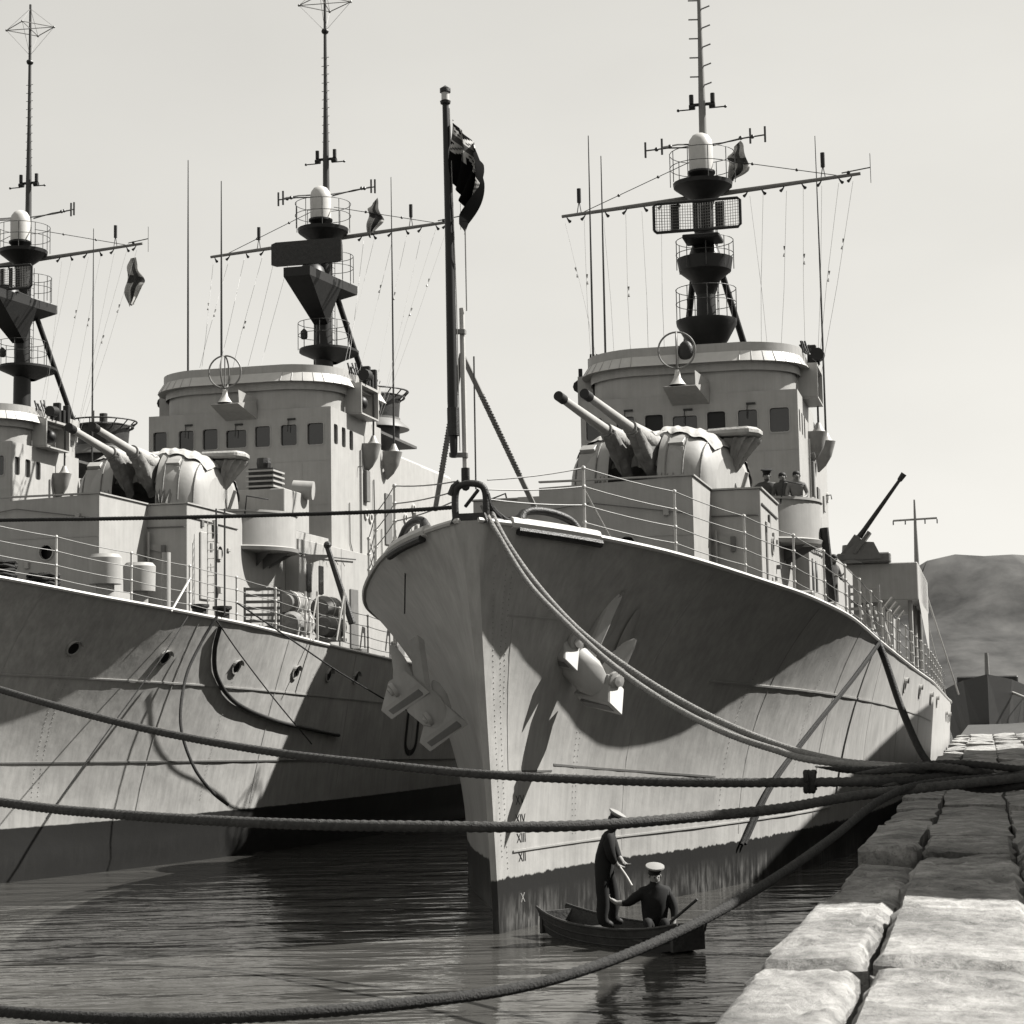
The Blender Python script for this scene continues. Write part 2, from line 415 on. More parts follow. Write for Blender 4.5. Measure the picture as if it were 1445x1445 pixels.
# ------------------------------------------------------------------ hull form
T_BD = [(0,.16),(.5,.78),(1.5,1.68),(3.6,2.9),(5.5,3.78),(7.5,4.42),(10.9,4.95),(15.6,5.25),(25,5.7),(36,5.95),(60,6.0),(85,5.3),(103,3.6)]
T_BW = [(0,.05),(3,.82),(7.3,2.40),(12,3.7),(20,4.9),(30,5.5),(50,5.9),(85,5.0),(103,2.0)]
T_ZD = [(0,6.40),(1.5,6.22),(3,6.06),(5.5,5.73),(7.5,5.54),(11,5.27),(15.6,4.93),(25,4.42),(36,4.1),(60,3.55),(85,3.3),(103,3.3)]
RAKE = 1.3
FORM = {'ship': 1}          # hull form in use: the middle and left ships are less flared aft of the bow
def hp(side, tau, z, out=0.0):
    zd = interp(T_ZD, tau); u = max(0, z/zd); bd = interp(T_BD, tau); bw = interp(T_BW, tau)
    p = interp([(0,4.0),(3,3.2),(7,2.75),(14,2.3),(40,1.0)] if FORM['ship'] == 1 else [(0,3.6),(3,2.9),(6,2.2),(9,1.5),(14,1.25),(40,1.0)], tau)
    b = bw+(bd-bw)*min(u, 1.02)**p if z >= 0 else bw*(1+z*.10)
    t = tau-(RAKE*u**1.25 if z >= 0 else z*.25)*max(0, 1-tau/10)
    if out:
        e = .02
        q0 = Vector(hp(side, tau+e, z)); q1 = Vector(hp(side, tau, z)); q2 = Vector(hp(side, tau, z+e))
        nn = (q0-q1).cross(q2-q1).normalized()*(-side if True else 1)
        if nn.x*side < 0: nn = -nn
        return tuple(q1+nn*out)
    return (side*b, t, z)
def tau_for(t, z):
    tau = t
    for _ in range(20): tau += t-hp(1, tau, z)[1]
    return max(tau, 0)
TAUS = [0,.12,.3,.6,1,1.5,2,2.6,3.3,4,5,6,7,8,9,10,11.5,13,15,17,19,22,25,28,32,36,41,46,52,60,70,80,92,103]
def build_hull(root, hm):
    US = [-.25,-.12,0,.06,.13,.2,.28,.36,.44,.52,.6,.68,.75,.81,.87,.92,.96,1.0]
    mb = MB(); n = len(TAUS); k = len(US)
    for side in (1, -1):
        vs = []
        for tau in TAUS:
            zd = interp(T_ZD, tau)
            for u in US: vs.append(hp(side, tau, u*zd))
        fs = [(i*k+j, (i+1)*k+j, (i+1)*k+j+1, i*k+j+1) for i in range(n-1) for j in range(k-1)]
        mb.add(vs, fs)
    # stem bar face and transom
    st = [hp(1, 0, u*6.4) for u in US]; sl = [hp(-1, 0, u*6.4) for u in US]
    mb.add(st+sl, [(i, i+1, k+i+1, k+i) for i in range(k-1)])
    tr = [hp(1, 103, u*3.3) for u in US]; tl = [hp(-1, 103, u*3.3) for u in US]
    mb.add(tr+tl, [(i, i+1, k+i+1, k+i) for i in range(k-1)])
    h = mb.build('hull', hm, root)
    bm = bmesh.new(); bm.from_mesh(h.data); bmesh.ops.remove_doubles(bm, verts=bm.verts, dist=.002)
    bmesh.ops.recalc_face_normals(bm, faces=bm.faces); bm.to_mesh(h.data); bm.free()
    for p in h.data.polygons: p.use_smooth = True
    h.data.set_sharp_from_angle(angle=R_(45))
    d = MB(); vs = []
    for tau in TAUS:
        zd = interp(T_ZD, tau)-.03
        a = hp(1, tau, zd); b = hp(-1, tau, zd); vs += [a, b]
    d.add(vs, [(2*i, 2*i+1, 2*i+3, 2*i+2) for i in range(n-1)]); d.build('deck', M['deck'], root)
    for side in (1, -1):
        pts = []
        for i in range(130):
            tau = .0+(i/129)**1.5*100
            x, y, z = hp(side, tau, interp(T_ZD, tau)); pts.append((x, y, z+.005))
        MB().tube(pts, .045, 6).build('gunwale', M['white'], root, smooth=True)
def hull_line(root, name, side, tau0, tau1, z0, z1, wd, m, out=.012, n=30):
    mb = MB(); vs = []
    for i in range(n+1):
        k = i/n; tau = tau0+(tau1-tau0)*k; z = z0+(z1-z0)*k
        vs += [hp(side, tau, z-wd/2, .002), hp(side, tau, z-wd/2, out), hp(side, tau, z+wd/2, out), hp(side, tau, z+wd/2, .002)]
    mb.add(vs, [(4*i+a, 4*i+4+a, 4*i+5+a, 4*i+1+a) for i in range(n) for a in range(3)])
    return mb.build(name, m, root)
def disc_on_hull(root, side, tau, z, r, m, name='porthole', rim=True):
    c = Vector(hp(side, tau, z, .01)); nrm = (Vector(hp(side, tau, z, .1))-Vector(hp(side, tau, z, .01))).normalized()
    ax = nrm.to_track_quat('Z', 'Y').to_matrix()
    o = MB().lathe([(0,.004),(r,.004)], c, 16, ax=ax).build(name, M['glass2'], root)
    if rim:
        MB().lathe([(r+.035,.0),(r+.035,.03),(r,.03),(r,.0)], c, 16, ax=ax).build('rim', m, o)
        up = Vector((0,0,1)); mb = MB()
        v = []
        for k in range(9):
            a = PI*(.1+.8*k/8); e = ax @ Vector((0,0,1))
            side_v = up.cross(e).normalized(); u2 = e.cross(side_v).normalized()
            d = side_v*math.cos(a)+u2*math.sin(a)
            v += [c+d*(r+.05), c+d*(r+.07)+e*.09]
        mb.add(v, [(2*i, 2*i+2, 2*i+3, 2*i+1) for i in range(8)]); mb.build('eyebrow', m, o)
    return o

# ------------------------------------------------------------------ ship parts
def porthole(root, c, nrm, r=.16, m=None):
    ax = Vector(nrm).to_track_quat('Z', 'Y').to_matrix()
    o = MB().lathe([(0,.012),(r,.012)], c, 16, ax=ax).build('porthole', M['glass2'], root)
    MB().lathe([(r+.04,.0),(r+.04,.035),(r,.035),(r,.005)], c, 16, ax=ax).build('rim', m or M['paint'], o)
    return o
def ring_rail(root, c, r, z, h, n=10, a0=0, a1=2*PI, rad=.014, m=None):
    m = m or M['wiredark']; g = empty('platform_rail', root)
    full = a1-a0 > 6.2
    for k in range(n if full else n+1):
        a = a0+(a1-a0)*k/n; p = (c[0]+r*math.cos(a), c[1]+r*math.sin(a))
        MB().tube([(p[0], p[1], z), (p[0], p[1], z+h)], rad, 5).build('stanchion', m, g)
    for hh in (h, h*.55):
        pts = [(c[0]+r*math.cos(a0+(a1-a0)*k/24), c[1]+r*math.sin(a0+(a1-a0)*k/24), z+hh) for k in range(25)]
        MB().tube(pts, rad*.9, 5, cap=False).build('rail_bar', m, g)
    return g

def guard_rail(root, side, t0, t1, step, inset=.10, skip=()):
    g = empty('guard_rail', root); tops = []
    n = int((t1-t0)/step)
    for i in range(n+1):
        t = t0+step*i; zd = interp(T_ZD, t+.5)
        tau = tau_for(t, zd); x, y, z = hp(side, tau, interp(T_ZD, tau)); x -= side*inset
        tops.append((x, y, z))
        if t > 50: continue
        mb = MB().tube([(x, y, z-.05), (x, y, z+1.12)], .024, 6)
        for hh in (1.1,.8,.5,.22): mb.ball((x, y, z+hh), .04, n=6, m=4)
        mb.build('stanchion', M['white'], g, smooth=True)
    for hh in (1.1,.8,.5,.22):
        pts = []
        for i in range(len(tops)-1):
            a = Vector(tops[i]); b = Vector(tops[i+1])
            for k in range(4):
                q = a.lerp(b, k/4); s = k/4
                pts.append((q.x, q.y, q.z+hh-.09*s*(1-s)))
        pts.append((tops[-1][0], tops[-1][1], tops[-1][2]+hh))
        MB().tube(pts, .010, 5).build('rail_wire', M['wire'], g)
    return g, tops

def gun_turret(root, pivot, yaw, elev, roofz, sid):
    g = empty('gun_turret', root, pivot, yaw)       # local -y points forward (towards the camera)
    # rounded shield: superellipse plan, domed elevation
    W, F_, Bk, H = 1.83, 1.95, 2.2, 2.0
    def shell(mb, xa, xb):
        def f(u, v):
            x = xa+(xb-xa)*u; q = v
            a = PI*q                                   # profile from front foot over roof to back foot
            e = max(0, 1-abs(x/W)**3.2)**(1/2.4)
            ly = (F_ if a < PI/2 else Bk)*(.62+.38*e)
            ny = -math.copysign(abs(math.cos(a))**.72, math.cos(a))*ly
            nz = abs(math.sin(a))**.62*H*(.60+.40*max(0, 1-abs(x/W)**3)**.5)
            return (x, ny, nz)
        mb.grid(f, 12, 30)
    s = MB(); shell(s, .62, W); s.build('gun_shield', M['paint'], g, smooth=True)
    s = MB(); shell(s, -W, -.62); s.build('gun_shield', M['paint'], g, smooth=True)
    for sd in (1, -1):
        s = MB(); pl = []
        for k in range(31):
            a = PI*k/30; e = 1 if True else 0; x = sd*W
            ly = (F_ if a < PI/2 else Bk)*.62
            pl.append((x, -math.copysign(abs(math.cos(a))**.72, math.cos(a))*ly, abs(math.sin(a))**.62*H*.60))
        s.add(pl, [tuple(range(31))]); s.build('side_plate', M['paint'], g)
    # middle slot covered by canvas
    s = MB()
    def mid(u, v):
        x = -.66+1.32*u; a = PI*(.10+.9*v); wr = .05*math.sin(u*31+v*9)+.04*math.sin(v*40+u*5)
        ly = (F_-.32 if a < PI/2 else Bk-.02)
        k = 1 if a < PI/2 else .2
        return (x, -math.copysign(abs(math.cos(a))**.8, math.cos(a))*ly+wr*k, abs(math.sin(a))**.62*(H-.02)+wr*k*.6)
    s.grid(mid, 26, 60); s.build('canvas_cover', M['canvas'], g, smooth=True)
    # loose canvas laced over the roof, with a scalloped lower edge
    for xa, xb in ((.5, 1.78), (-1.78, -.5)):
        s = MB()
        def cov(u, v, xa=xa, xb=xb):
            x = xa+(xb-xa)*u; a = PI*(.30+.02*math.sin(u*17)+(.62-.02*math.sin(u*13))*v)
            e = max(0, 1-abs(x/W)**3.2)**(1/2.4); ly = (F_ if a < PI/2 else Bk)*(.62+.38*e)+.03
            wr = .030+.028*math.sin(u*23+v*7)*math.sin(v*19+u*5)+.02*noise.noise(Vector((x*4, v*14, 1)))
            return (x*1.01, -math.copysign(abs(math.cos(a))**.72, math.cos(a))*(ly+wr), abs(math.sin(a))**.62*H*(.60+.40*max(0, 1-abs(x/W)**3)**.5)+wr+.015)
        s.grid(cov, 26, 40); s.build('roof_canvas', M['canvas'], g, smooth=True)
    # upright stiffeners and lacing strips on the cheeks
    for x in (-1.55, -.95, .82, 1.22, 1.6):
        pts = []
        for k in range(8):
            a = PI*(.03+.30*k/7); e = max(0, 1-abs(x/W)**3.2)**(1/2.4); ly = F_*(.62+.38*e)+.015
            pts.append((x, -abs(math.cos(a))**.72*ly, abs(math.sin(a))**.62*H*(.60+.40*max(0, 1-abs(x/W)**3)**.5)))
        MB().tube(pts, .022, 5).build('stiffener', M['greycanvas'], g, smooth=True)
    # front flaps, hanging folds beside the slot
    for sd in (-1, 1):
        s = MB()
        def flap(u, v, sd=sd):
            return (sd*(.62+.42*u)+.05*math.sin(v*9+u*4), -F_*(1.0-.02*u)-.02+.045*math.sin(u*26+v*4)-.10*(1-v)+.75*v*v, .05+1.55*v+.02*math.sin(u*20))
        s.grid(flap, 16, 14); s.build('canvas_flap', M['greycanvas'], g, smooth=True)
    # hatches on the cheeks
    for x in (-1.25, 1.0):
        MB().obox((x, -1.73, .95), (.21,0,0), (0,.10,.40), (0,-.03,.012)).build('hatch', M['paint'], g, bevel=.01)
        MB().obox((x, -1.52, 1.47), (.19,0,0), (0,.10,.07), (0,-.05,.06)).build('sight_port', M['paint'], g, bevel=.01)
    # rear overhang with canvas hanging under it
    s = MB(); s.prism([(W-.55,-.30),(W+.50,-.28),(W+.66,.1),(W+.62,.6),(W+.3,.9),(W-.5,.9)], H-.26, H-.06); s.build('sight_hood', M['canvas'], g, bevel=.06)
    s = MB()
    def hood(u, v):
        a = -2.9+4.2*u; r = .60*(1-.66*v)*(1-.34*abs(math.sin(u*27+.5*math.sin(v*5)))**.7)
        return (W+.08+r*math.cos(a)*1.0-.28*v, .35+r*math.sin(a), H-.30-.80*v)
    s.grid(hood, 170, 10); s.build('canvas_hood', M['canvas'], g, smooth=True)
    pipe('canvas_roll', [(W-.42,-.3,1.75),(W-.36,-.42,1.2),(W-.30,-.40,.7),(W-.34,-.36,.1)], .09, M['canvas'], g, 8, .05)
    pipe('post', [(W+.25,.4,.9),(W-.1,.5,.0)], .05, M['paint'], g)
    # barrels
    ce, se = math.cos(elev), math.sin(elev)
    for x in (-.31, .31):
        p0 = Vector((x, -.9, 1.45)); d = Vector((0, -ce, se)); b = empty('gun_barrel', g)
        MB().tube([p0, p0+d*1.0, p0+d*1.9], [.30,.24,.165], 14).build('blast_bag', M['canvas'], b, smooth=True)
        s = MB()
        def bag(u, v, p0=p0, d=d):
            q = p0+d*(.55+1.35*u); a = PI*(-.05+1.1*v); r = .2-.05*u
            dz = -(math.sin(a)*(1.0-.85*u)+.0)*(.95)
            return (q.x+math.cos(a)*(r+.02)+.03*math.sin(v*22+u*6), q.y+.05*math.sin(v*18), q.z+dz+.03*math.sin(u*22))
        s.grid(bag, 14, 22); s.build('canvas_sleeve', M['greycanvas'], b, smooth=True)
        MB().tube([p0+d*1.85, p0+d*1.95, p0+d*3.0, p0+d*4.35], [.145,.122,.108,.09], 16).build('tube', M['paint'], b, smooth=True)
        MB().tube([p0+d*1.84, p0+d*1.92], .175, 16).build('collar', M['greycanvas'], b, smooth=True)
        MB().tube([p0+d*4.33, p0+d*4.62], .112, 16).build('muzzle_cover', M['black'], b, smooth=True)
    return g

def bridge_path(off, zz=None):
    """plan of the upper bridge: rounded front"""
    W, tf, rr = 2.85, 21.72, 1.35
    pts = []
    cx, cy = W-rr, tf+rr
    pts.append((-(W+off), 26.5))
    for k in range(9):
        a = PI+PI/2*k/8; pts.append((-cx+(rr+off)*math.cos(a), cy+(rr+off)*math.sin(a)))
    for k in range(9):
        a = 1.5*PI+PI/2*k/8; pts.append((cx+(rr+off)*math.cos(a), cy+(rr+off)*math.sin(a)))
    pts.append((W+off, 26.5))
    return [(x, y-.18*max(0, 1-(x/2.2)**2)) for x, y in pts]
WIN = [(-2.62,.46,.62,0),(-1.74,.50,.62,0),(-.94,.50,.64,1),(-.08,.68,.55,0),(.78,.50,.64,1),(1.64,.52,.64,0),(2.50,.52,.66,0)]
def bridge(root, sid):
    g = empty('bridge', root)
    zt, zb = 12.0, 4.4
    holes = [rrect(x, 11.18-(.03 if h < .6 else 0), wd, h) for x, wd, h, o in WIN]
    out = [(-3.0, zb), (3.0, zb), (3.0, zt), (-3.0, zt)]
    wall(out, holes, (0, 21.6, 0), (1,0,0), (0,0,1), (0,.10,0)).build('front_wall', M['paint'], g)
    for x, wd, h, o in WIN:
        wz = 11.18-(.03 if h < .6 else 0)
        dark = o and sid == 1
        p = MB().add([(a, 21.675, b) for a, b in rrect(x, wz, wd+.02, h+.02)], [tuple(range(16))]).build('window', M['glass2'] if dark else M['glass'], g)
        fr = wall(rrect(x, wz, wd+.07, h+.07, .09), [rrect(x, wz, wd, h)], (0, 21.597, 0), (1,0,0), (0,0,1), (0,-.014,0)); fr.build('frame', M['paint'], p)
        if not o and abs(x) < 2.4:   # wiper arm and motor
            mb = MB().tube([(x, 21.56, wz+h/2+.17), (x-.02, 21.56, wz+h/2-.22)], .012, 5); mb.box(x-.03, x+.22, 21.54, 21.595, wz+h/2+.14, wz+h/2+.19)
            mb.build('wiper', M['iron'], p)
    # side walls with openings
    for sd in (1, -1):
        hs = [rrect(a, 11.20, .36, .62, .08) for a in (22.05, 22.78, 23.5)]
        wall([(21.703, zb), (31, zb), (31, 11.3), (26.5, 11.3), (26.5, zt), (21.703, zt)], hs, (sd*3.0, 0, 0), (0,1,0), (0,0,1), (-sd*.10, 0, 0)).build('side_wall', M['paint'], g)
        for a in (22.05, 22.78, 23.5):
            MB().add([(sd*2.93, p, q) for p, q in rrect(a, 11.20, .38, .64, .08)], [tuple(range(16))]).build('window', M['glass'], g)
        # door recess low on the side, pipe runs
        pipe('downpipe', [(sd*3.04, 24.3, 11.0), (sd*3.04, 24.3, 5.4)], .03, M['paint'], g)
        pipe('downpipe', [(sd*3.04, 25.6, 10.2), (sd*3.06, 25.7, 5.4)], .022, M['wire'], g)
        MB().box(min(sd*3.0, sd*3.05), max(sd*3.0, sd*3.05), 26.8, 27.5, 8.2, 9.9).build('door', M['paint_dark'], g, bevel=.01)
        MB().box(min(sd*3.003, sd*3.12), max(sd*3.003, sd*3.12), 24.65, 25.0, 9.4, 10.4).build('locker', M['paint_dark'], g, bevel=.01)
    MB().box(-2.9, 2.9, 21.71, 30.9, 11.9, 11.99).build('roof', M['deck'], g)
    # upper bridge and its deflector
    mb = MB(); prof = [(0, 12.002), (0, 12.86), (.36, 12.82), (.17, 13.12), (.17, 13.36), (.11, 13.36), (.11, 12.6)]
    paths = [bridge_path(o) for o, z in prof]; n = len(paths[0])
    mw = MB(); mw.add([(x, y, z) for i in (0, 1) for (x, y), z in zip(paths[i], [prof[i][1]]*n)], [(k, k+1, n+k+1, n+k) for k in range(n-1)])
    mw.build('upper_wall', M['paint'], g, smooth=True)
    for a, b, nm in ((1, 2, 'deflector_lip'), (2, 3, 'deflector'), (3, 4, 'parapet'), (4, 5, 'parapet'), (5, 6, 'parapet')):
        q = MB(); q.add([(x, y, prof[i][1]) for i in (a, b) for x, y in paths[i]], [(k, k+1, n+k+1, n+k) for k in range(n-1)])
        q.build(nm, M['white'] if nm == 'deflector' else M['paint'], g, smooth=True)
    for k in range(1, n-2, 1):            # ribs of the deflector
        a = Vector((*paths[2][k], 12.83)); b = Vector((*paths[3][k], 13.12))
        MB().tube([a, b], .010, 4).build('rib', M['paint'], g)
    MB().prism(bridge_path(-.02)[::1], 12.3, 12.4).build('upper_deck', M['deck'], g)
    MB().add([(-2.87,26.5,12.0),(2.87,26.5,12.0),(2.87,26.5,13.3),(-2.87,26.5,13.3)], [(0,1,2,3)]).build('rear_wall', M['paint'], g)
    # open side boxes with lamps
    for sd in (1, -1):
        x0, x1 = (2.88, 3.42) if sd > 0 else (-3.42, -2.88)
        bx = MB()
        bx.box(x0, x1, 23.3, 25.0, 12.92, 13.0); bx.box(x0, x1, 23.3, 25.0, 12.0, 12.05)
        bx.box(x0, x1, 23.28, 23.34, 12.05, 12.92); bx.box(x0, x1, 24.96, 25.02, 12.05, 12.92); bx.build('lamp_box', M['paint'], g)
        MB().ball(((x0+x1)/2, 24.0, 12.45), .24, n=12, m=8).build('navigation_lamp', M['black'], g, smooth=True)
        lz = 13.27 if sd > 0 else 12.75
        lamp = MB().tube([(sd*3.42, 23.5, lz), (sd*3.42, 23.9, lz+.03)], .19, 10); lamp.box(sd*3.42-.05, sd*3.42+.05, 23.66, 23.76, 13.0, 13.3)
        lamp.build('signal_lamp', M['black'], g, smooth=True)
        c = MB(); 
        for q in range(3): c.box(sd*3.2-.14+q*.02, sd*3.2+.12, 24.4+q*.33, 24.56+q*.33, 13.02, 13.5+.22*((q+1)%2))
        c.build('flag_locker', M['black'], g, bevel=.02)
        jag = MB()
        for q in range(7): jag.tube([(sd*3.05+.03*q, 23.3+.1*q, 13.3), (sd*3.0+.07*math.sin(q*2.1), 23.2+.14*q, 13.62+.1*math.sin(q*5))], .03, 5)
        jag.build('pelorus', M['iron'], g)
    # direction finding loops on a bracket at the front
    MB().add([(-.42,21.5,12.28),(.62,21.5,12.28),(.40,20.55,12.08),(-.50,20.55,12.08),(-.42,21.62,11.72),(.62,21.62,11.72)],
             [(0,1,2,3),(0,3,4),(1,5,2),(3,2,5,4),(0,4,5,1)]).build('bracket', M['paint'], g)
    MB().add([(.36,20.75,12.13),(.64,21.55,12.29),(.64,21.6,12.33),(.36,20.7,12.52)], [(0,1,2,3)]).build('bracket_web', M['paint'], g)
    lp = empty('direction_finder', g)
    c = Vector((-.14, 20.85, 13.12))
    MB().lathe([(.24,0),(.19,.06),(.10,.2),(.06,.42)], (-.14,20.85,12.16), 14).build('loop_pedestal', M['white'], lp, smooth=True)
    for ang in (R_(8), R_(98)):
        pts = [c+Vector((math.cos(ang)*math.cos(2*PI*k/32), math.sin(ang)*math.cos(2*PI*k/32), math.sin(2*PI*k/32)))*.50 for k in range(33)]
        MB().tube(pts, .026, 8, cap=False).build('loop', M['yard'] , lp, smooth=True)
    pipe('loop_post', [c+Vector((0,0,-.55)), c+Vector((0,0,.5))], .02, M['yard'], lp)
    if sid == 1:
        MB().ball((.02, 21.4, 13.18), .21, .12, .30, n=14, m=8).build('badge', M['iron'], g, smooth=True)
    # bell-shaped aerial sponsons on the sides
    for sd in (1, -1):
        for (t, z, ln, wx, rad, zt2) in ((24.9, 11.15, 0, 3.05, .40, 13.9), (26.9, 11.15, 0, 3.10, .42, 20.6)):
            b = empty('aerial_sponson', g)
            def bell(u, v, t=t, z=z, wx=wx, rad=rad, sd=sd):
                a = -PI/2+PI*u; prof_ = [(1.0,0),(.92,.10),(.70,-.35),(.42,-.62),(.10,-.80)]
                k = v*(len(prof_)-2)+1 if v > 0 else 1
                i = min(int(k), len(prof_)-2); fr = k-i
                r = prof_[i][0]*(1-fr)+prof_[i+1][0]*fr; h = prof_[i][1]*(1-fr)+prof_[i+1][1]*fr
                return (sd*(wx-.06+r*rad*1.45*math.cos(a)), t+r*rad*math.sin(a)*1.0, z+h)
            MB().grid(bell, 16, 9).build('bell', M['bell'], b, smooth=True)
            MB().lathe([(0,.14),(.2,.14),(.14,.22),(.06,.40),(0,.40)], (sd*(wx+.22), t, z-.02), 12).build('insulator', M['paint'], b, smooth=True)
            top = 20.6 if t > 26 else 13.0
            if sd > 0: MB().tube([(sd*(wx+.22), t, z+.3), (sd*(wx+.22), t+.02, z+.3+(top-z)*.5), (sd*(wx+.20), t+.06, top)], [.035,.028,.012], 6).build('whip_aerial', M['wiredark'], b, smooth=True)
    # whips on the left of the roof
    for x, t, z1_ in (((-2.55, 23.1, 19.4), (-2.95, 23.3, 20.1)) if sid == 1 else ((-1.95, 22.2, 20.3), (-.25, 20.85, 19.1))):
        MB().tube([(x, t, 12.4 if t > 21 else 13.6), (x, t, 16), (x, t, z1_)], [.035,.03,.014], 6).build('whip_aerial', M['wiredark'], g, smooth=True)
    return g

def tripod_mast(root, sid, tm, dz, sc=1.0):
    g = empty('foremast', root)
    Z = lambda z: 13.0+(z-13.0)*sc+dz
    def at_(x, t, z): return (x, tm+t, Z(z))
    B_ = M['black']
    MB().lathe([(.34, 11.5+dz*.5),(.32, Z(14.4)),(.28, Z(15.7)),(.30, Z(18.6))], (0, tm, 0), 16).build('mast_tube', B_, g, smooth=True)
    # lower platform
    if sid == 1: MB().lathe([(.34, Z(14.0)),(.62, Z(14.30)),(.90, Z(14.80)),(.92, Z(14.92)),(0, Z(14.92))], (0, tm, 0), 20).build('lower_platform', B_, g, smooth=True)
    else:
        lp_ = MB().lathe([(.30, 14.50),(.60, 14.66),(1.02, 14.84),(1.02, 14.92),(0, 14.92)], (0, 0, 0), 22)
        lp_.v = [(x_*1.0+.12, tm+y_*1.25+.2, Z(z_)) for x_, y_, z_ in lp_.v]; lp_.build('lower_platform', B_, g, smooth=True)
    ring_rail(g, (0, tm), .90, Z(14.92), .95, 9)
    # middle platform
    if sid == 1:
        MB().lathe([(.28, Z(15.7)),(.45, Z(16.15)),(.78, Z(16.42)),(.84, Z(16.80)),(.5, Z(16.86)),(.38, Z(17.2)),(.30,Z(17.3))], (0, tm, 0), 20).build('middle_platform', B_, g, smooth=True)
        ring_rail(g, (0, tm), .86, Z(16.45), .9, 9)
    else:
        mb = MB(); z0, z1, zz = Z(16.95), Z(17.25), Z(15.75)
        pl = [(-.5,tm-2.6),(.45,tm-2.6),(.75,tm-.3),(.95,tm+.9),(-.6,tm+.9),(-.6,tm-.3)]; n = 6
        mb.add([(x,y,z0) for x,y in pl]+[(x,y,z1) for x,y in pl]+[(-.25,tm-.3,zz),(.25,tm-.3,zz),(.25,tm+.3,zz+.9),(-.25,tm+.3,zz+.9)],
               [tuple(range(6,12))]+[(i,(i+1)%6,6+(i+1)%6,6+i) for i in range(6)]+[(0,12,13,1),(1,13,2),(2,13,14,3),(3,14,15,4),(4,15,5),(5,15,12,0)])
        mb.build('middle_platform', B_, g)
        ring_rail(g, (.25, tm+.1), .78, z1, .95, 7, -PI*.55, PI*.6)
        MB().lathe([(.5, z1),(.42, Z(17.5)),(.3, Z(17.6))], (0, tm-1.2, 0), 14).build('radar_pedestal', B_, g, smooth=True)
        lam = MB().lathe([(.10,0),(.13,.06),(.13,.26),(.03,.36)], (-.55, tm-.5, Z(15.25)), 8); lam.build('hanging_lantern', M['iron'], g)
    # legs
    for x in (-1, 1):
        pipe('leg', [at_(x*.30, .15, 17.0 if sid == 1 else 17.2), (x*1.15, tm+2.3, 13.4+dz*.4)], .10, B_, g, 10)
    # ladder
    lad = empty('ladder', g)
    for x in (-.14, .14): pipe('rail_bar', [at_(.36, x, 14.9), at_(.38, x, 18.5)], .012, B_, lad, 5)
    for k in range(14): MB().tube([at_(.37, -.14, 15+k*.25), at_(.37, .14, 15+k*.25)], .010, 4).build('rung', B_, lad)
    # search radar
    rd = empty('search_radar', g); rd.location = (0, tm-(.95 if sid == 1 else 1.2), 0)
    zc = Z(17.78); a = R_(5)
    if sid == 2:
        mb = MB()
        prof = [(-.08,-.42),(.06,-.42),(.16,-.2),(.18,0),(.16,.2),(.06,.42),(-.08,.42)]
        n = len(prof); vs = []
        for x in (-1.27,-1.1,1.1,1.27):
            k = .86 if abs(x) > 1.2 else 1
            vs += [(x, -.5+q*k*.8, zc+.15+p*k) for q, p in prof]
        mb.add(vs, [tuple(range(n))[::-1], tuple(range(3*n, 4*n))]+[(i*n+k, i*n+(k+1)%n, (i+1)*n+(k+1)%n, (i+1)*n+k) for i in range(3) for k in range(n)])
        mb.build('antenna', M['iron'], rd, smooth=True)
    else:
        fr = [(-1.27,-.36),(-1.2,-.43),(1.2,-.43),(1.27,-.36),(1.27,.36),(1.2,.43),(-1.2,.43),(-1.27,.36),(-1.27,-.36)]
        cur = lambda x: -.28+.22*(x/1.27)**2*-1
        MB().tube([(x, cur(x), zc+z) for x, z in fr], .045, 6).build('frame', B_, rd, smooth=True)
        me = MB()
        for k in range(1, 34):
            x = -1.27+2.54*k/34; me.tube([(x, cur(x)+.02, zc-.42), (x, cur(x)+.02, zc+.42)], .009, 4)
        for k in range(1, 10):
            z = -.43+.86*k/10; me.tube([(-1.27, cur(-1.27)+.02, zc+z), (0, cur(0)+.02, zc+z), (1.27, cur(1.27)+.02, zc+z)], .007, 4)
        tag(me.build('mesh', M['yard'], rd), kind='stuff')
        for x0, x1 in ((-.80,-.55),(-.14,.02),(.22,.36),(.52,.78)):
            MB().box(x0, x1, cur(x0)+.03, cur(x0)+.07, zc-.42, zc+.42).build('panel', B_, rd)
        MB().box(-.5, .6, -.2, .75, zc-.60, zc-.46).build('turntable', B_, rd, bevel=.03)
    # top platform, radome
    MB().lathe([(.30, Z(18.45)),(.36, Z(18.62)),(.88, Z(19.00)),(.90, Z(19.12)),(0, Z(19.12))], (0, tm, 0), 22).build('top_platform', B_, g, smooth=True)
    ring_rail(g, (0, tm), .98, Z(19.08), .95, 10, m=M['wiredark'])
    rdm = MB().lathe([(.36, 0),(.37,.75),(.34,.95),(.24,1.10),(.10,1.17),(0,1.18)], (0, tm-.25, Z(19.42)), 22)
    rdm.build('radome', M['white'], g, smooth=True)
    MB().lathe([(.22,0),(.42,.22),(.42,.28),(0,.28)], (0, tm-.25, Z(19.13)), 20).build('radome_base', B_, g, smooth=True)
    # topmast
    H_ = 27.4 if sid == 1 else (27.6 if sid == 2 else 28.3)
    pole_m = M['yard']
    MB().tube([at_(0, .35, 19.1), at_(0, .35, 21.7), at_(0, .35, 24), at_(0, .35, H_)], [.13,.11,.07,.045], 10).build('topmast', pole_m if sid == 1 else M['wiredark'], g, smooth=True)
    ln = MB()
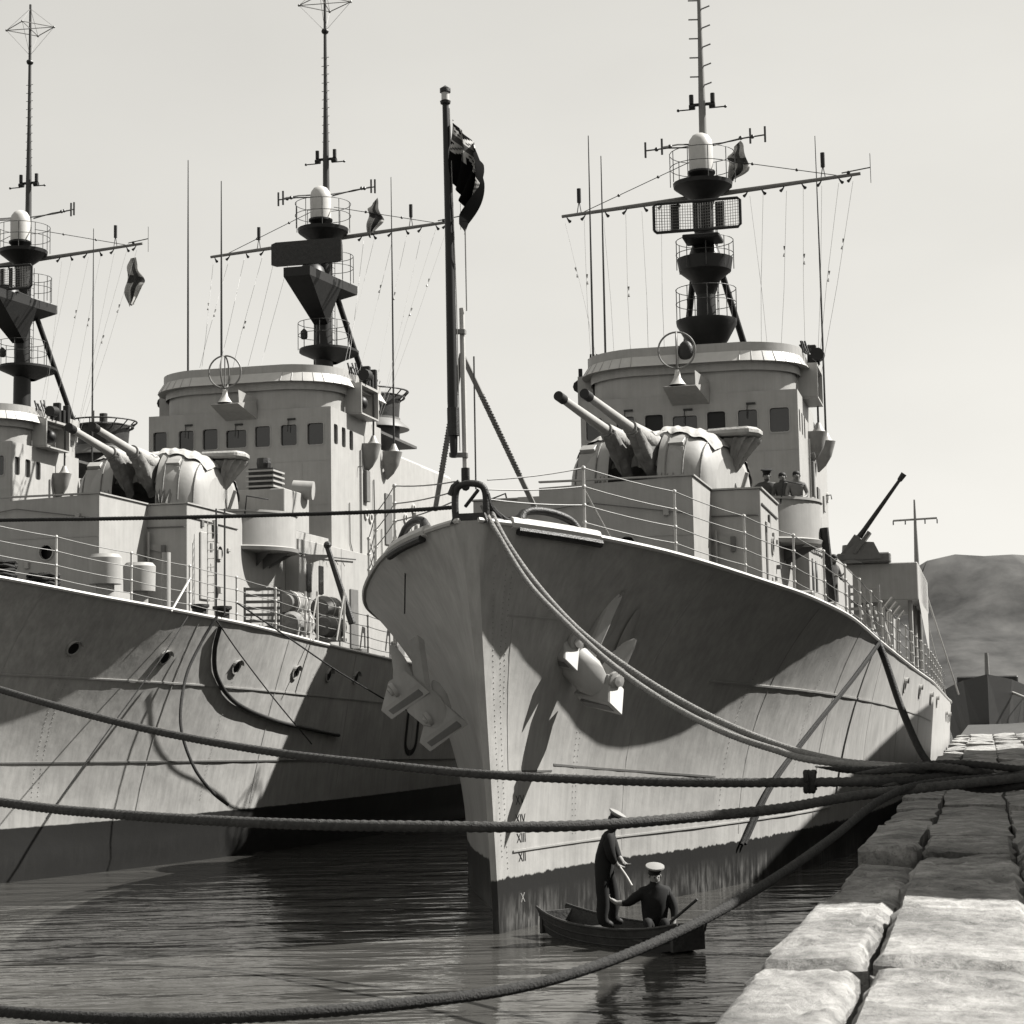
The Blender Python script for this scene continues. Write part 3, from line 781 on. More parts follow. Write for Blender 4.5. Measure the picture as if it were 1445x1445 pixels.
    for x in (-.36, .36):
        ln.tube([at_(x*.9, .35, 21.72), at_(x*.9, .35, 22.0)], .07, 8); ln.tube([at_(x*1.1, .35, 21.62), at_(x*.6, .35, 21.62)], .09, 8); ln.tube([at_(x, .35, 21.55), at_(x*2.0, .25, 21.52)], .022, 5); ln.ball(at_(x*2.0, .25, 21.52), .05, n=6, m=4)
    ln.tube([at_(-.36, .35, 21.68), at_(.36, .35, 21.68)], .05, 6); ln.build('mast_lanterns', B_, g, smooth=True)
    if sid == 1:
        for k in range(16):
            z = 22.25+k*.30; x = -.33 if k % 2 else .33
            MB().tube([at_(0, .35, z), at_(x, .25, z+(.06 if x > 0 else -.01))], .024, 5).build('dipole', pole_m, g)
    else:
        for k in range(11):
            z = 22.3+k*.30; s_ = .16 if k % 2 else -.16
            MB().tube([at_(-.14, .35, z), at_(.14, .35, z+.01)], .012, 4).build('step', M['wiredark'], g)
        zt = H_-(.35 if sid == 2 else .9)
        MB().ball(at_(0, .35, zt-(1.0 if sid == 2 else 1.25)), .14, .14, .11, 8, 6).build('lantern', B_, g)
        ar = MB(); sq = [(-.95,-.1),(.1,-.8),(.95,.1),(-.1,.8)]
        for i in range(4):
            a_, b_ = sq[i], sq[(i+1) % 4]
            ar.tube([at_(a_[0], .35+a_[1], zt+.0), at_(b_[0], .35+b_[1], zt+.0)], .018, 5)
            ar.tube([at_(0, .35, zt), at_(a_[0], .35+a_[1], zt)], .016, 5); ar.ball(at_(a_[0], .35+a_[1], zt), .05, n=6, m=4)
            ar.tube([at_(0, .35, zt+.75), at_(a_[0], .35+a_[1], zt)], .007, 4); ar.tube([at_(0, .35, zt-1.0), at_(a_[0], .35+a_[1], zt)], .007, 4)
        ar.build('diamond_aerial', M['yard'], g)
    # side aerial arms with upright dipoles
    arms = [((.25,.3),(1.9,.1),20.48),((-.25,.3),(-1.75,.2),20.35),((.2,.1),(1.15,-1.1) if False else (1.3,1.5),20.9),((-.2,0),(-1.0,-1.3),19.95)]
    for (a0, b0), (a1, b1), z in arms:
        am = MB().tube([at_(a0, b0, 20.35), at_(a1*.6, b1*.6, 20.35+(z-20.35)*.5), at_(a1, b1, z)], .025, 5)
        am.ball(at_(a1*.8, b1*.8, 20.35+(z-20.35)*.8), .07, n=6, m=4); am.tube([at_(a1, b1, z-.22), at_(a1, b1, z+.26)], .035, 6)
        am.build('aerial_arm', M['wiredark'], g)
    # yard
    yz = 18.86; ya = .062
    yd = empty('yard', g)
    MB().tube([at_(-4.45, .45, yz-.062*4.45), at_(0, .45, yz), at_(4.65, .45, yz+.062*4.65)], [.05,.085,.05], 8).build('yard_arm', M['yard'], yd, smooth=True)
    for k in range(14):
        x = [-4.3,-3.7,-3.1,-2.4,-1.9,-1.3,-.9,1.3,1.7,2.4,2.9,3.5,4.0,4.4][k]
        z = yz+ya*x-.04
        MB().tube([at_(x, .45, z), at_(x+.06*(-1)**k, .42, z-.10), at_(x+.12*(-1)**k, .38, z-.17)], [.012,.03,.055], 6).build('block', B_, yd)
    for x in (-3.9 if sid == 1 else -2.6, 3.55 if sid != 2 else 3.1):
        z = yz+ya*x
        mb = MB().tube([at_(x-.07, .45, z), at_(x, .45, z+.42)], .014, 4); mb.tube([at_(x+.07, .45, z), at_(x, .45, z+.42)], .014, 4)
        mb.tube([at_(x, .45, z+.36), at_(x, .45, z+.80)], .065, 8); mb.build('yard_aerial', B_, yd)
    mb = MB().tube([at_(4.1, .4, yz+ya*4.1+.08), at_(4.95, .3, yz+ya*4.6+.12)], .02, 5); mb.tube([at_(4.95,.3,yz+ya*4.6-.35), at_(4.95,.3,yz+ya*4.6+.55)], .01, 5); mb.ball(at_(4.3,.4,yz+ya*4.1+.08), .06, n=6, m=4)
    mb.build('yard_end_aerial', M['wiredark'], yd)
    for x, z2 in ((-3.75, 19.95), (3.95, 19.95)):
        a_, b_ = Vector(at_(x, .45, yz+ya*x+.05)), Vector(at_(.3*(1 if x > 0 else -1), .3, z2))
        mb = MB().tube([a_, b_], .013, 5)
        for q in (.32, .68): mb.ball(a_.lerp(b_, q), .05, n=6, m=4)
        mb.build('stay', M['wiredark'], g)
    # signal halyards
    hy = [(-4.35,-3.1),(-3.75,-3.4),(-3.15,-2.7),(-2.45,-2.2),(-1.95,-1.7),(-1.35,-1.2),(1.35,1.9),(1.75,1.6),(2.45,2.1),(2.95,2.9),(3.5,3.2),(4.0,3.2),(4.42,3.25)]
    for k, (x, xb) in enumerate(hy):
        a_ = Vector(at_(x, .45, yz+ya*x-.2)); b_ = Vector((xb, 25.4, 13.0))
        if k > 5: b_ = Vector((xb, 25.6, 12.6))
        mid = a_.lerp(b_, .5)+Vector((.04*(-1)**k, 0, 0))
        mb = MB().tube([a_, mid, b_], .0055, 4)
        if k in (0,1,3,8,9,11,12):
            q = a_.lerp(b_, .28+.05*(k % 4)); d = (b_-a_).normalized(); mb.tube([q, q+d*.12], [.035,.01], 6); mb.tube([q+d*.22, q+d*.32], [.01,.035], 6)
        mb.build('signal_halyard', M['wire'], g)
    return g

def funnel(root, t=34.0, dz=0.0):
    g = empty('funnel', root)
    c = (.2, t, 0); Zt = 14.95+dz
    MB().lathe([(1.05, 10.5),(1.05, Zt-1.15)], c, 28).build('casing', M['iron'], g, smooth=True)
    MB().lathe([(1.0, Zt-1.1),(1.42, Zt-1.32),(1.40, Zt-1.26),(1.08, Zt-.98),(1.08, Zt-.9)], c, 28).build('brim', M['paint_dark'], g, smooth=True)
    MB().lathe([(1.02, Zt-1.05),(1.10, Zt-.08),(1.0, Zt-.02),(.9, Zt-.2),(0, Zt-.3)], c, 28).build('cowl', M['iron'], g, smooth=True)
    MB().lathe([(.16,Zt-.2),(.16,Zt+.42),(.11,Zt+.42),(.11,Zt)], (c[0]+.15, t-.2, 0), 12).build('exhaust_pipe', M['iron'], g)
    MB().lathe([(.05,Zt-.2),(.05,Zt+.55)], (c[0]-.25, t-.3, 0), 8).build('exhaust_pipe', M['iron'], g)
    cg = empty('cage', g)
    for r, z in ((1.38, Zt+.10), (1.24, Zt-.12)):
        MB().tube([(c[0]+r*math.cos(2*PI*k/36), t+r*math.sin(2*PI*k/36), z) for k in range(37)], .035, 6, cap=False).build('ring', M['iron'], cg, smooth=True)
    for k in range(16):
        a = 2*PI*k/16
        MB().tube([(c[0]+1.08*math.cos(a), t+1.08*math.sin(a), Zt-.25), (c[0]+1.38*math.cos(a+.1), t+1.38*math.sin(a+.1), Zt+.10)], .025, 5).build('bar', M['iron'], cg)
    MB().box(-1.9, 1.9, t-3, t+5, 9.0, 12.4).build('funnel_base', M['paint'], g, bevel=.15)
    for sd in (1, -1):
        wl = MB().lathe([(.42,0),(.42,.07),(.30,.07)], (sd*1.92, t-1.2, 11.2), 16, ax=Vector((sd,0,0)).to_track_quat('Z','Y').to_matrix()); wl.build('life_ring', M['white'], g)

def equipment(g, zt):        # box with slatted ventilator behind the gun
    MB().box(.6, 2.65, 18.55, 20.6, zt-.01, 9.35).build('equipment_box', M['paint'], g, bevel=.02)
    v = empty('ventilator', g)
    for k in range(4): MB().box(1.45, 2.3, 18.6, 19.5, 9.42+k*.15, 9.47+k*.15).build('slat', M['paint'], v)
    MB().box(1.5, 2.25, 18.68, 19.4, 9.36, 9.98).build('core', M['iron'], v)
    MB().lathe([(.18,9.9),(.22,10.15),(.2,10.3),(0,10.3)], (1.85, 19.0, 0), 10).build('cap', M['iron'], v)
    MB().tube([(2.3, 20.2, 9.5), (2.9, 20.3, 9.45)], .28, 14).build('searchlight', M['paint'], g, smooth=True)
def deckhouse(root, sid):
    g = empty('gun_deckhouse', root)
    zb, zt = 5.0, 8.08
    # narrow front block, stepped down on the left
    poly = [(-2.1,zb),(2.1,zb),(2.1,zt),(-1.05,zt-.10),(-1.05,zt-.27),(-1.5,zt-.27),(-1.5,zt-.47),(-1.95,zt-.47),(-2.1,zt-.47)]
    ph = [(.75+.17*math.cos(2*PI*k/14), 6.75+.17*math.sin(2*PI*k/14)) for k in range(14)]
    wall(poly, [ph], (0, 8.0, 0), (1,0,0), (0,0,1), (0,.06,0)).build('front_wall', M['paint'], g)
    MB().lathe([(.20,0),(.20,.03),(.17,.03)], (.75, 7.995, 6.75), 14, ax=Vector((0,-1,0)).to_track_quat('Z','Y').to_matrix()).build('porthole_rim', M['paint'], g)
    MB().box(.5, 1.0, 8.20, 8.24, 6.5, 7.0).build('port_interior', M['glass2'], g)
    MB().box(2.04, 2.1, 8.063, 10.6, zb, zt).build('side_wall', M['paint'], g)
    MB().box(-2.1, -2.04, 8.063, 10.6, zb, zt-.47).build('side_wall', M['paint'], g)
    MB().box(-2.03, 2.03, 8.07, 10.59, zt-.6, zt-.55).build('roof', M['deck'], g)
    # coping strips
    MB().box(-1.05, 2.14, 7.965, 8.10, zt+.003, zt+.035).build('coping', M['paint'], g)
    MB().box(2.06, 2.14, 8.103, 10.58, zt+.003, zt+.035).build('coping', M['paint'], g)
    # wide block
    MB().box(-3.15, 3.15, 10.6, 20.9, zb-.4, zt-.02).build('wide_block', M['paint'], g, bevel=.012)
    MB().box(-3.12, 3.12, 10.67, 20.88, zt-.016, zt-.004).build('gun_deck', M['deck'], g)
    MB().box(-3.19, 3.19, 10.56, 10.66, zt-.015, zt+.02).build('coping', M['paint'], g)
    for sd in (1, -1):
        MB().box(min(sd*3.13, sd*3.19), max(sd*3.13, sd*3.19), 10.663, 14.0, zt-.015, zt+.02).build('coping', M['paint'], g)
        MB().box(min(sd*3.153, sd*3.20), max(sd*3.153, sd*3.20), 11.35, 11.95, 5.75, 7.45).build('door', M['paint'], g, bevel=.02)
        porthole(g, (sd*3.152, 12.6, 7.0), (sd, 0, 0), .17)
        pipe('conduit', [(sd*3.17, 10.7, 7.75), (sd*3.17, 13.8, 7.72)], .02, M['wire'], g)
    pipe('conduit', [(-2.9, 10.57, 7.55), (3.1, 10.57, 7.5)], .016, M['paint_dark'], g, 5)
    for x, z in ((2.55, 6.9), (-2.4, 6.9)):
        MB().obox((x, 10.55, z), (.05,0,0), (0,.03,0), (0,0,.16)).build('cleat', M['paint_dark'], g)
        MB().obox((x-.2, 10.57, z+.1), (.2,0,-.05), (0,.015,0), (.03,0,.07)).build('handle', M['paint'], g)
    # sponson with rounded bulwark on each side
    for sd in (1, -1):
        c = (sd*2.35, 15.6); r = 1.66; s = empty('sponson', g)
        a0, a1 = (-PI/2, PI/2) if sd > 0 else (PI/2, 1.5*PI)
        MB().lathe([(r,7.32),(r,8.22),(r+.04,8.22),(r+.04,8.28),(r-.06,8.28),(r-.06,7.34)], (*c, 0), 26, a0, a1).build('bulwark', M['paint'], s, smooth=True)
        MB().lathe([(0,7.22),(r+.05,7.22),(r+.08,7.31),(r-.02,7.35),(0,7.35)], (*c, 0), 26, a0, a1).build('floor', M['paint'], s, smooth=True)
        for k in range(5):
            a = a0+PI*(.15+.7*k/4)
            MB().add([(c[0], c[1], 7.2), (c[0]+r*math.cos(a)*.95, c[1]+r*math.sin(a)*.95, 7.2), (c[0]+.3*sd, c[1]+.2*math.sin(a), 6.5)], [(0,1,2)]).build('gusset', M['paint_dark'], s)
        pipe('handrail', [(sd*3.2, 14.2, 8.1), (sd*3.3, 14.1, 8.62), (sd*3.75, 14.5, 8.55)], .022, M['iron'], s)
    # crew house abreast of the bridge
    MB().box(-3.55, 3.55, 20.9, 33, 4.2, 7.75).build('crew_house', M['paint'], g, bevel=.012)
    for sd in (1, -1):
        MB().box(min(sd*3.15,sd*3.55), max(sd*3.15,sd*3.55), 17.3, 20.88, 4.4, 7.75).build('crew_house_front', M['paint'], g, bevel=.012)
        for t in (17.9, 18.9): MB().box(min(sd*3.553,sd*3.58), max(sd*3.553,sd*3.58), t, t+.35, 6.3, 7.1).build('window', M['glass'], g)
        MB().box(min(sd*3.553,sd*3.60), max(sd*3.553,sd*3.60), 21.6, 22.3, 4.8, 6.6).build('door', M['paint_dark'], g, bevel=.02)
        pipe('washing_line', [(sd*3.6, 15.6, 7.3), (sd*3.62, 18.5, 7.35), (sd*3.62, 22, 7.5)], .02, M['wiredark'], g, 5)
        for k in range(9): MB().tube([(sd*3.62, 16+k*.6, 7.34), (sd*3.62+.03, 16.1+k*.6, 7.22)], .012, 4).build('hook', M['wiredark'], g)
    if sid > 1: equipment(g, zt)
    # turret ring
    MB().lathe([(1.6, zt-.03),(1.6, zt+.12),(0,zt+.12)], (-.12, 16.1, 0), 32).build('turret_ring', M['paint_dark'], g, smooth=True)

def aft_works(root):
    g = empty('aft_deckhouse', root)
    MB().box(-5.2, 5.25, 45, 58, 7.45, 8.9).build('gun_platform', M['paint'], g, bevel=.03)
    MB().box(-3.4, 3.6, 46, 62, 4.3, 7.45).build('lower_house', M['paint'], g, bevel=.03)
    for t in (45.6, 50, 54): 
        for sd in (1, -1): pipe('pillar', [(sd*4.9, t, 3.9), (sd*4.9, t, 7.45)], .09, M['paint'], g, 8)
    MB().add([(5.25,45.2,7.45),(5.25,45.2,8.9),(5.25,57,8.9),(5.25,57,5.6),(5.25,49,6.8)], [(0,1,2,3,4)]).build('side_screen', M['paint'], g)
    a = empty('light_gun', g, (2.75, 44.6, 8.95), R_(0))
    MB().lathe([(.7,0),(.6,.15),(.4,.2),(.35,.75)], (0, .6, -.05), 14).build('mounting', M['paint_dark'], a, smooth=True)
    d = Vector((1.95, -.3, 2.55)).normalized()
    p0 = Vector((0,.4,.55))
    MB().obox(p0, d*.55, Vector((0,.22,0)), d.cross(Vector((0,1,0)))*.2).build('breech', M['paint_dark'], a, bevel=.03)
    MB().tube([p0, p0+d*.9, p0+d*3.2, p0+d*3.25, p0+d*3.55], [.16,.10,.065,.10,.12], 12).build('gun_barrel', M['iron'], a, smooth=True)
    MB().obox(p0+Vector((.45,-.2,.2)), d*.5, Vector((0,.3,0)), d.cross(Vector((0,1,0)))*.07).build('sight', M['paint_dark'], a)
    MB().add([(-.4,0,.1),(-.1,0,.5),(.3,0,.8),(.9,0,.75),(1.2,0,.1)], [(0,1,2,3,4)]).build('shield', M['paint_dark'], a)
    MB().box(-.55, 1.5, .06, .9, -.04, .35).build('gun_base', M['paint_dark'], a, bevel=.05)
    m_ = empty('aft_mast', root)
    MB().tube([(4.75,60,3.9),(4.75,60,9.5),(4.75,60,12.9)], [.17,.13,.04], 10).build('mast_tube', M['yard'], m_, smooth=True)
    MB().tube([(3.75,60,11.95),(5.75,60,12.0)], .05, 6).build('crosstree', M['yard'], m_)
    for x in (3.75,4.3,5.2,5.75): MB().tube([(x,60,11.95),(x,60,11.75)], .03, 5).build('block', M['iron'], m_)
    MB().ball((4.6,60,8.9), .14, n=8, m=6).build('lantern', M['iron'], m_)
    pipe('backstay', [(4.9,60,9.3), (6.2,74,3.9)], .05, M['white'], m_)
    pipe('backstay', [(4.8,60,8.8), (5.6,70,3.9)], .03, M['white'], m_)

def chock(root, side, t0, t1, name='fairlead'):
    """closed black fairlead bent to the deck edge"""
    g = empty(name, root)
    def ep(t, dz, inn=.12):
        zd = interp(T_ZD, t); tau = tau_for(t, zd); x, y, z = hp(side, tau, interp(T_ZD, tau)); return Vector((x-side*inn, y, z+dz))
    n = 12; pts = []
    for k in range(n+1):
        u = k/n; h = .03+(.29-.06*u)*min(1, math.sin(PI*min(1, max(0, u)))**.28)
        pts.append(ep(t0+(t1-t0)*u, h))
    MB().tube(pts, [.12]+[.065]*(n-1)+[.12], 10).build('horn', M['iron'], g, smooth=True)
    base = [ep(t0-.15+(t1-t0+.45)*k/8, .02, .05) for k in range(9)]
    MB().tube(base, .10, 8).build('sill', M['white'], g, smooth=True)
    und = [ep(t0-.12+(t1-t0+.4)*k/8, -.10, -.02) for k in range(9)]
    MB().tube(und, .07, 8).build('sill_rubber', M['iron'], g, smooth=True)
    return g

def anchor(root, c, e1, e2, e3, k=1.0):
    """stockless anchor: e1 along the crown, e2 up the shank, e3 outwards"""
    g = empty('anchor', root); c = Vector(c)
    e1 = Vector(e1).normalized(); e2 = Vector(e2).normalized(); e3v = Vector(e3).normalized()
    e1, e2, e3v = e1*k, e2*k, e3v*k
    P = lambda a, b, d: c+e1*a+e2*b+e3v*d
    m = M['paint']
    # crown block, waisted
    mb = MB(); secs = [(-.46,.17,.15),(-.30,.20,.19),(-.16,.25,.24),(.16,.25,.24),(.30,.20,.19),(.46,.17,.15)]
    vs = []
    for a, h, d in secs:
        for k in range(10):
            q = 2*PI*k/10; vs.append(P(a, math.sin(q)*h-.05, math.cos(q)*d))
    mb.add(vs, [tuple(range(10))[::-1], tuple(50+k for k in range(10))]+[(i*10+k, i*10+(k+1)%10, (i+1)*10+(k+1)%10, (i+1)*10+k) for i in range(5) for k in range(10)])
    mb.build('crown', m, g, smooth=True)
    for s in (-1, 1):
        a = s*.42
        # tripping palm: flared wedge under each end
        mb = MB()
        mb.add([P(a-.15,.10,-.16),P(a+.15,.10,-.16),P(a+.15,.10,.20),P(a-.15,.10,.20),
                P(a-.13,-.26,-.38),P(a+.13,-.26,-.38),P(a+.13,-.30,.42),P(a-.13,-.30,.42)],
               [(0,1,2,3),(4,7,6,5),(0,4,5,1),(1,5,6,2),(2,6,7,3),(3,7,4,0)])
        mb.build('palm', m, g, bevel=.02)
        mb = MB(); mb.obox(P(a,-.272,.02), e1*.05, e2*.03, e3v*.30); mb.build('palm_slot', M['paint_dark'], g)
        # boss
        ax = (e1*s*.0+e3v).to_track_quat('Z','Y').to_matrix()
        MB().lathe([(.15,.0),(.15,.07),(.09,.08),(.09,.12),(0,.13)], P(a*.9, .08, .21), 14, ax=ax).build('boss', m, g, smooth=True)
        # fluke: long leaf-shaped blade curving to the shank side
        mb = MB(); sec = [(0,.25,.15),(.3,.22,.12),(.6,.17,.10),(.85,.11,.07),(1.0,.03,.03)]
        vs = []
        for u, wd, th in sec:
            cc = P(a+s*.05*u, .02+.76*u, .02-.16*u+.26*u*u)
            for k in range(8):
                q = 2*PI*k/8; vs.append(cc+e1*math.cos(q)*wd*.72+e3v*math.sin(q)*th)
        mb.add(vs, [tuple(range(8))[::-1], tuple(32+k for k in range(8))]+[(i*8+k, i*8+(k+1)%8, (i+1)*8+(k+1)%8, (i+1)*8+k) for i in range(4) for k in range(8)])
        mb.build('fluke', m, g, smooth=True)
    mb = MB(); mb.obox(P(0,.55,-.02), e1*.09, e2*.6, e3v*.11); mb.build('shank', m, g, bevel=.03)
    return g

def warship(sid, label, hm):
    root = empty('warship', None, ORI[sid], -TH)
    tag(root, label, 'warship', 'three grey warships moored side by side')
    FORM['ship'] = sid; build_hull(root, hm); FORM['ship'] = 1
    deckhouse(root, sid)
    return root

def liferaft(s, x, t, z, label, ln=1.25, r=.33):
    root = empty('life_raft', None, wld(s, x, t, z), -TH)
    tag(root, label, 'life raft', 'canvas covered rafts stacked at the rail')
    prof = [(0,-ln/2),(r*.75,-ln/2+.02),(r,-ln/2+.16),(r*1.02,0),(r,ln/2-.16),(r*.75,ln/2-.02),(0,ln/2)]
    ax = Vector((0,1,0)).to_track_quat('Z','Y').to_matrix()
    MB().lathe(prof, (0,0,r), 18, ax=ax).build('cover', M['raft'], root, smooth=True)
    for q in (-.3,.3):
        MB().lathe([(r+.012,q-.03),(r+.022,q-.03),(r+.022,q+.03),(r+.012,q+.03)], (0,0,r), 18, ax=ax).build('strap', M['white'], root)
    MB().box(-.3,.3,-ln/2+.1,ln/2-.1,-.06,.03).build('cradle', M['paint'], root)
    return root
def vent_pot(parent, x, t, z, h=.75):
    g = empty('mushroom_vent', parent)
    MB().lathe([(.20,z-.1),(.20,z+h*.5),(.22,z+h*.55)], (x,t,0), 16).build('stem', M['paint'], g, smooth=True)
    MB().lathe([(.20,z+h*.42),(.36,z+h*.42),(.37,z+h*1.15),(.30,z+h*1.25),(0,z+h*1.28)], (x,t,0), 20).build('hood', M['paint'], g, smooth=True)

# ------------------------------------------------------------------ the three ships
s1 = warship(1, 'nearest pale grey warship with its tall dark flagstaff and two anchors at the bow', M['hull1'])
s2 = warship(2, 'middle grey warship with stained plates and slab radar on its mast', M['hull2'])
s3 = warship(3, 'leftmost warship with only its mast and round black funnel showing clear', M['hull2'])
bridge(s1, 1); bridge(s2, 2); bridge(s3, 3)
tripod_mast(s1, 1, 25.9, 0)
tripod_mast(s2, 2, 29.4, .85, 1.03)
tripod_mast(s3, 3, 27.8, 1.2, 1.06)
gun_turret(s1, (.12, 16.1, 8.2), R_(-11), R_(8.5), 10.2, 1)
gun_turret(s2, (-.12, 16.1, 8.2), R_(4), R_(6), 10.2, 2)
for s in (s1, s2, s3): funnel(s, 34.0)
aft_works(s1)
def fittings(root, sid):
    rr = random.Random(sid*11)
    g = empty('side_fittings', root)
    for k in range(16):
        t = rr.uniform(22.2, 30.5); z = rr.uniform(6.6, 10.6); kind = k % 4
        x = 3.003
        if kind == 0: MB().box(x, x+rr.uniform(.05,.14), t, t+rr.uniform(.15,.4), z, z+rr.uniform(.2,.5)).build('junction_box', M['paint'], g, bevel=.012)
        elif kind == 1: pipe('pipe', [(x+.03, t, z), (x+.03, t+.02, z-rr.uniform(.8,2)), (x+.03, t+rr.uniform(.2,.8), z-2.1)], .018, M['paint'], g, 5)
        elif kind == 2: MB().tube([(x, t, z), (x+.16, t, z+.02), (x+.18, t, z-.12)], .02, 5).build('bracket', M['paint_dark'], g)
        else: MB().lathe([(.17,0),(.17,.05),(.11,.05),(.11,0)], (x+.004, t, z), 14, ax=Vector((1,0,0)).to_track_quat('Z','Y').to_matrix()).build('ring_fitting', M['white'], g, smooth=True)
    for k in range(9):           # fairing wires and lockers on the deckhouse side
        t = rr.uniform(11.2, 13.6); z = rr.uniform(5.6, 7.6)
        MB().box(3.154, 3.154+rr.uniform(.03,.10), t, t+rr.uniform(.06,.2), z, z+rr.uniform(.08,.3)).build('fitting', M['paint'] if k % 3 else M['paint_dark'], g, bevel=.008)
    for z in (9.0, 10.35): MB().box(-2.99, 2.99, 21.592, 21.5985, z, z+.018).build('weld_seam', M['paint'], g)
    for x in (-1.35, .35, 2.05): MB().box(x, x+.016, 21.592, 21.5985, 8.2, 10.34).build('weld_seam', M['paint'], g)
    for x, z in ((-.7,7.1),(1.5,7.3),(.2,6.2)): MB().box(x, x+.12, 7.93, 7.998, z, z+.16).build('lug', M['paint'], g, bevel=.01)
    pipe('jackstay', [(-2.0,7.95,7.35),(0,7.93,7.62),(2.05,7.95,7.32)], .012, M['paint_dark'], g, 5)
    for z in (6.9,): MB().box(-2.09, 2.09, 7.988, 7.997, z, z+.014).build('weld_seam', M['paint'], g)
    for k, x in enumerate((-2.0,-.6,.9)):
        pipe('voice_pipe', [(x, 21.57, 10.3), (x, 21.56, 8.2)], .015, M['paint'], g, 5)
    MB().tube([(2.2,10.45,6.2),(2.2,10.45,7.2)], .035, 6).build('hose_pipe', M['paint'], g)
    MB().obox((1.9,10.50,6.6), (.18,0,0), (0,.05,0), (0,0,.22)).build('hose_reel', M['paint_dark'], g, bevel=.02)
    # white washing-up stains: halyard cleats along the parapet
    for k in range(12): MB().tube([(3.21, 23.0+.25*k, 13.36), (3.24, 23.0+.25*k, 13.46)], .012, 4).build('cleat', M['iron'], g)
for q, i in ((s1,1),(s2,2),(s3,3)): fittings(q, i)
for q in (s2, s3):             # the outer sisters sit with slightly taller upper works
    for ch in q.children:
        n_ = ch.name.split('.')[0]
        if n_ in ('gun_deckhouse', 'gun_turret'): ch.location.z += .30
        if n_ in ('bridge', 'side_fittings'): ch.location.z += .48
# hull fittings, ship 1
g1, tops1 = guard_rail(s1, 1, .25, 58, 2.12)
g1l, tops1l = guard_rail(s1, -1, .9, 40, 2.12)
g2, tops2 = guard_rail(s2, 1, -.35, 44, 2.05)
hull_line(s1, 'plate_seam', 1, 6.0, 34, 3.95, 2.9, .035, M['paint'], .02, 40)
hull_line(s1, 'plate_seam', 1, .55, 1.9, 2.52, 2.48, .03, M['paint_dark'], .012)
hull_line(s1, 'plate_seam', 1, 1.95, 7.2, 2.58, 2.15, .035, M['paint_dark'], .012)
hull_line(s1, 'plate_seam', 1, .55, 14, 1.25, 1.2, .03, M['paint'], .02, 40)
hull_line(s1, 'plate_seam', 1, 0.45, 1.6, 4.98, 4.92, .03, M['paint'], .012)
hull_line(s1, 'plate_seam', 1, 0.52, 0.56, 2.5, 4.9, .03, M['paint'], .010)
FORM['ship'] = 2
hull_line(s2, 'plate_seam', 1, 3.5, 30, 4.15, 3.0, .035, M['paint'], .02, 50)
hull_line(s2, 'plate_seam', 1, 1.2, 30, 2.35, 1.55, .035, M['paint_dark'], .02, 50)
FORM['ship'] = 1
def rivets(root, side, rows):
    mb = MB()
    for tau, z0, z1, st in rows:
        z = z0
        while z < z1:
            c = Vector(hp(side, tau, z, .004)); n_ = (Vector(hp(side, tau, z, .05))-Vector(hp(side, tau, z, .004))).normalized()
            ax = n_.to_track_quat('Z','Y').to_matrix()
            mb.lathe([(.012,0),(.009,.007),(0,.009)], c, 6, ax=ax); z += st
    o = mb.build('rivets', M['paint'], root); tag(o, kind='stuff')
rivets(s1, 1, [(.20,1.2,5.9,.085),(.36,1.0,6.0,.085),(.45,3.6,6.0,.085),(2.6,1.4,3.2,.1),(2.7,1.4,3.2,.1),(7.5,1.3,4.2,.1),(11,1.3,4.6,.1)])
FORM['ship'] = 2
rivets(s2, 1, [(5.5,1.2,4.6,.1),(5.65,1.2,4.6,.1),(10.5,1.2,4.3,.1),(14.5,1.2,4.3,.1)])
FORM['ship'] = 1
# vertical plate laps
for tau in (4.2, 8.4, 12.6, 17, 22, 28):
    for s in (s1, s2):
        FORM['ship'] = 1 if s is s1 else 2
        mb = MB(); vs = []
        for i in range(21):
            z = 1.0+(interp(T_ZD, tau)-1.1)*i/20
            vs += [hp(1, tau-.02, z, .002), hp(1, tau, z, .009), hp(1, tau+.02, z, .002)]
        mb.add(vs, [(3*i+a, 3*i+a+1, 3*i+a+4, 3*i+a+3) for i in range(20) for a in (0,1)]); mb.build('plate_lap', M['paint'], s)
FORM['ship'] = 2
for x, y, tt in ((157,913,5.0),(267,927,7.6),(353,941,10.4),(428,949,13.4),(470,953,15.4),(503,957,17.2)):
    p = sat(2, x, y, tt); disc_on_hull(s2, 1, tau_for(tt, p.z), p.z, .14, M['paint'])
FORM['ship'] = 1
for tt, z in ((22.5,3.95),(27.5,3.8),(33,3.6),(38,3.5),(50,2.9),(54,2.8),(58,2.8)): disc_on_hull(s1, 1, tt, z, .17, M['paint'])
# draught marks: Roman numerals on the bow
def numeral(root, side, tau, z, txt, h=.15, m=None):
    cu = bpy.data.curves.new('draught_mark', 'FONT'); cu.body = txt; cu.size = h*1.45; cu.extrude = .002
    cu.align_x = 'CENTER'
    o = bpy.data.objects.new('draught_mark', cu); COL.objects.link(o)
    dg = bpy.context.evaluated_depsgraph_get(); me = bpy.data.meshes.new_from_object(o.evaluated_get(dg)); bpy.data.objects.remove(o)
    me.materials.clear(); me.materials.append(m or M['mark'])
    for v in me.vertices:
        q = hp(side, tau+v.co.x*side*.98, z+v.co.y, .004+abs(v.co.z)); v.co = Vector(q)
    o = bpy.data.objects.new('draught_mark', me); COL.objects.link(o); o.parent = root
for z, txt in ((1.98,'XV'),(1.68,'XIV'),(1.375,'XIII'),(1.07,'XII')): numeral(s1, 1, .85, z, txt)
numeral(s1, 1, .80, .42, 'X', m=M['white'])
# pennant number in the shade of the middle ship's side
def pennant(root):
    txt = 'F'
FORM['ship'] = 2
numeral(s2, 1, 22.0, 1.9, 'U', h=1.3, m=M['iron'])
FORM['ship'] = 1
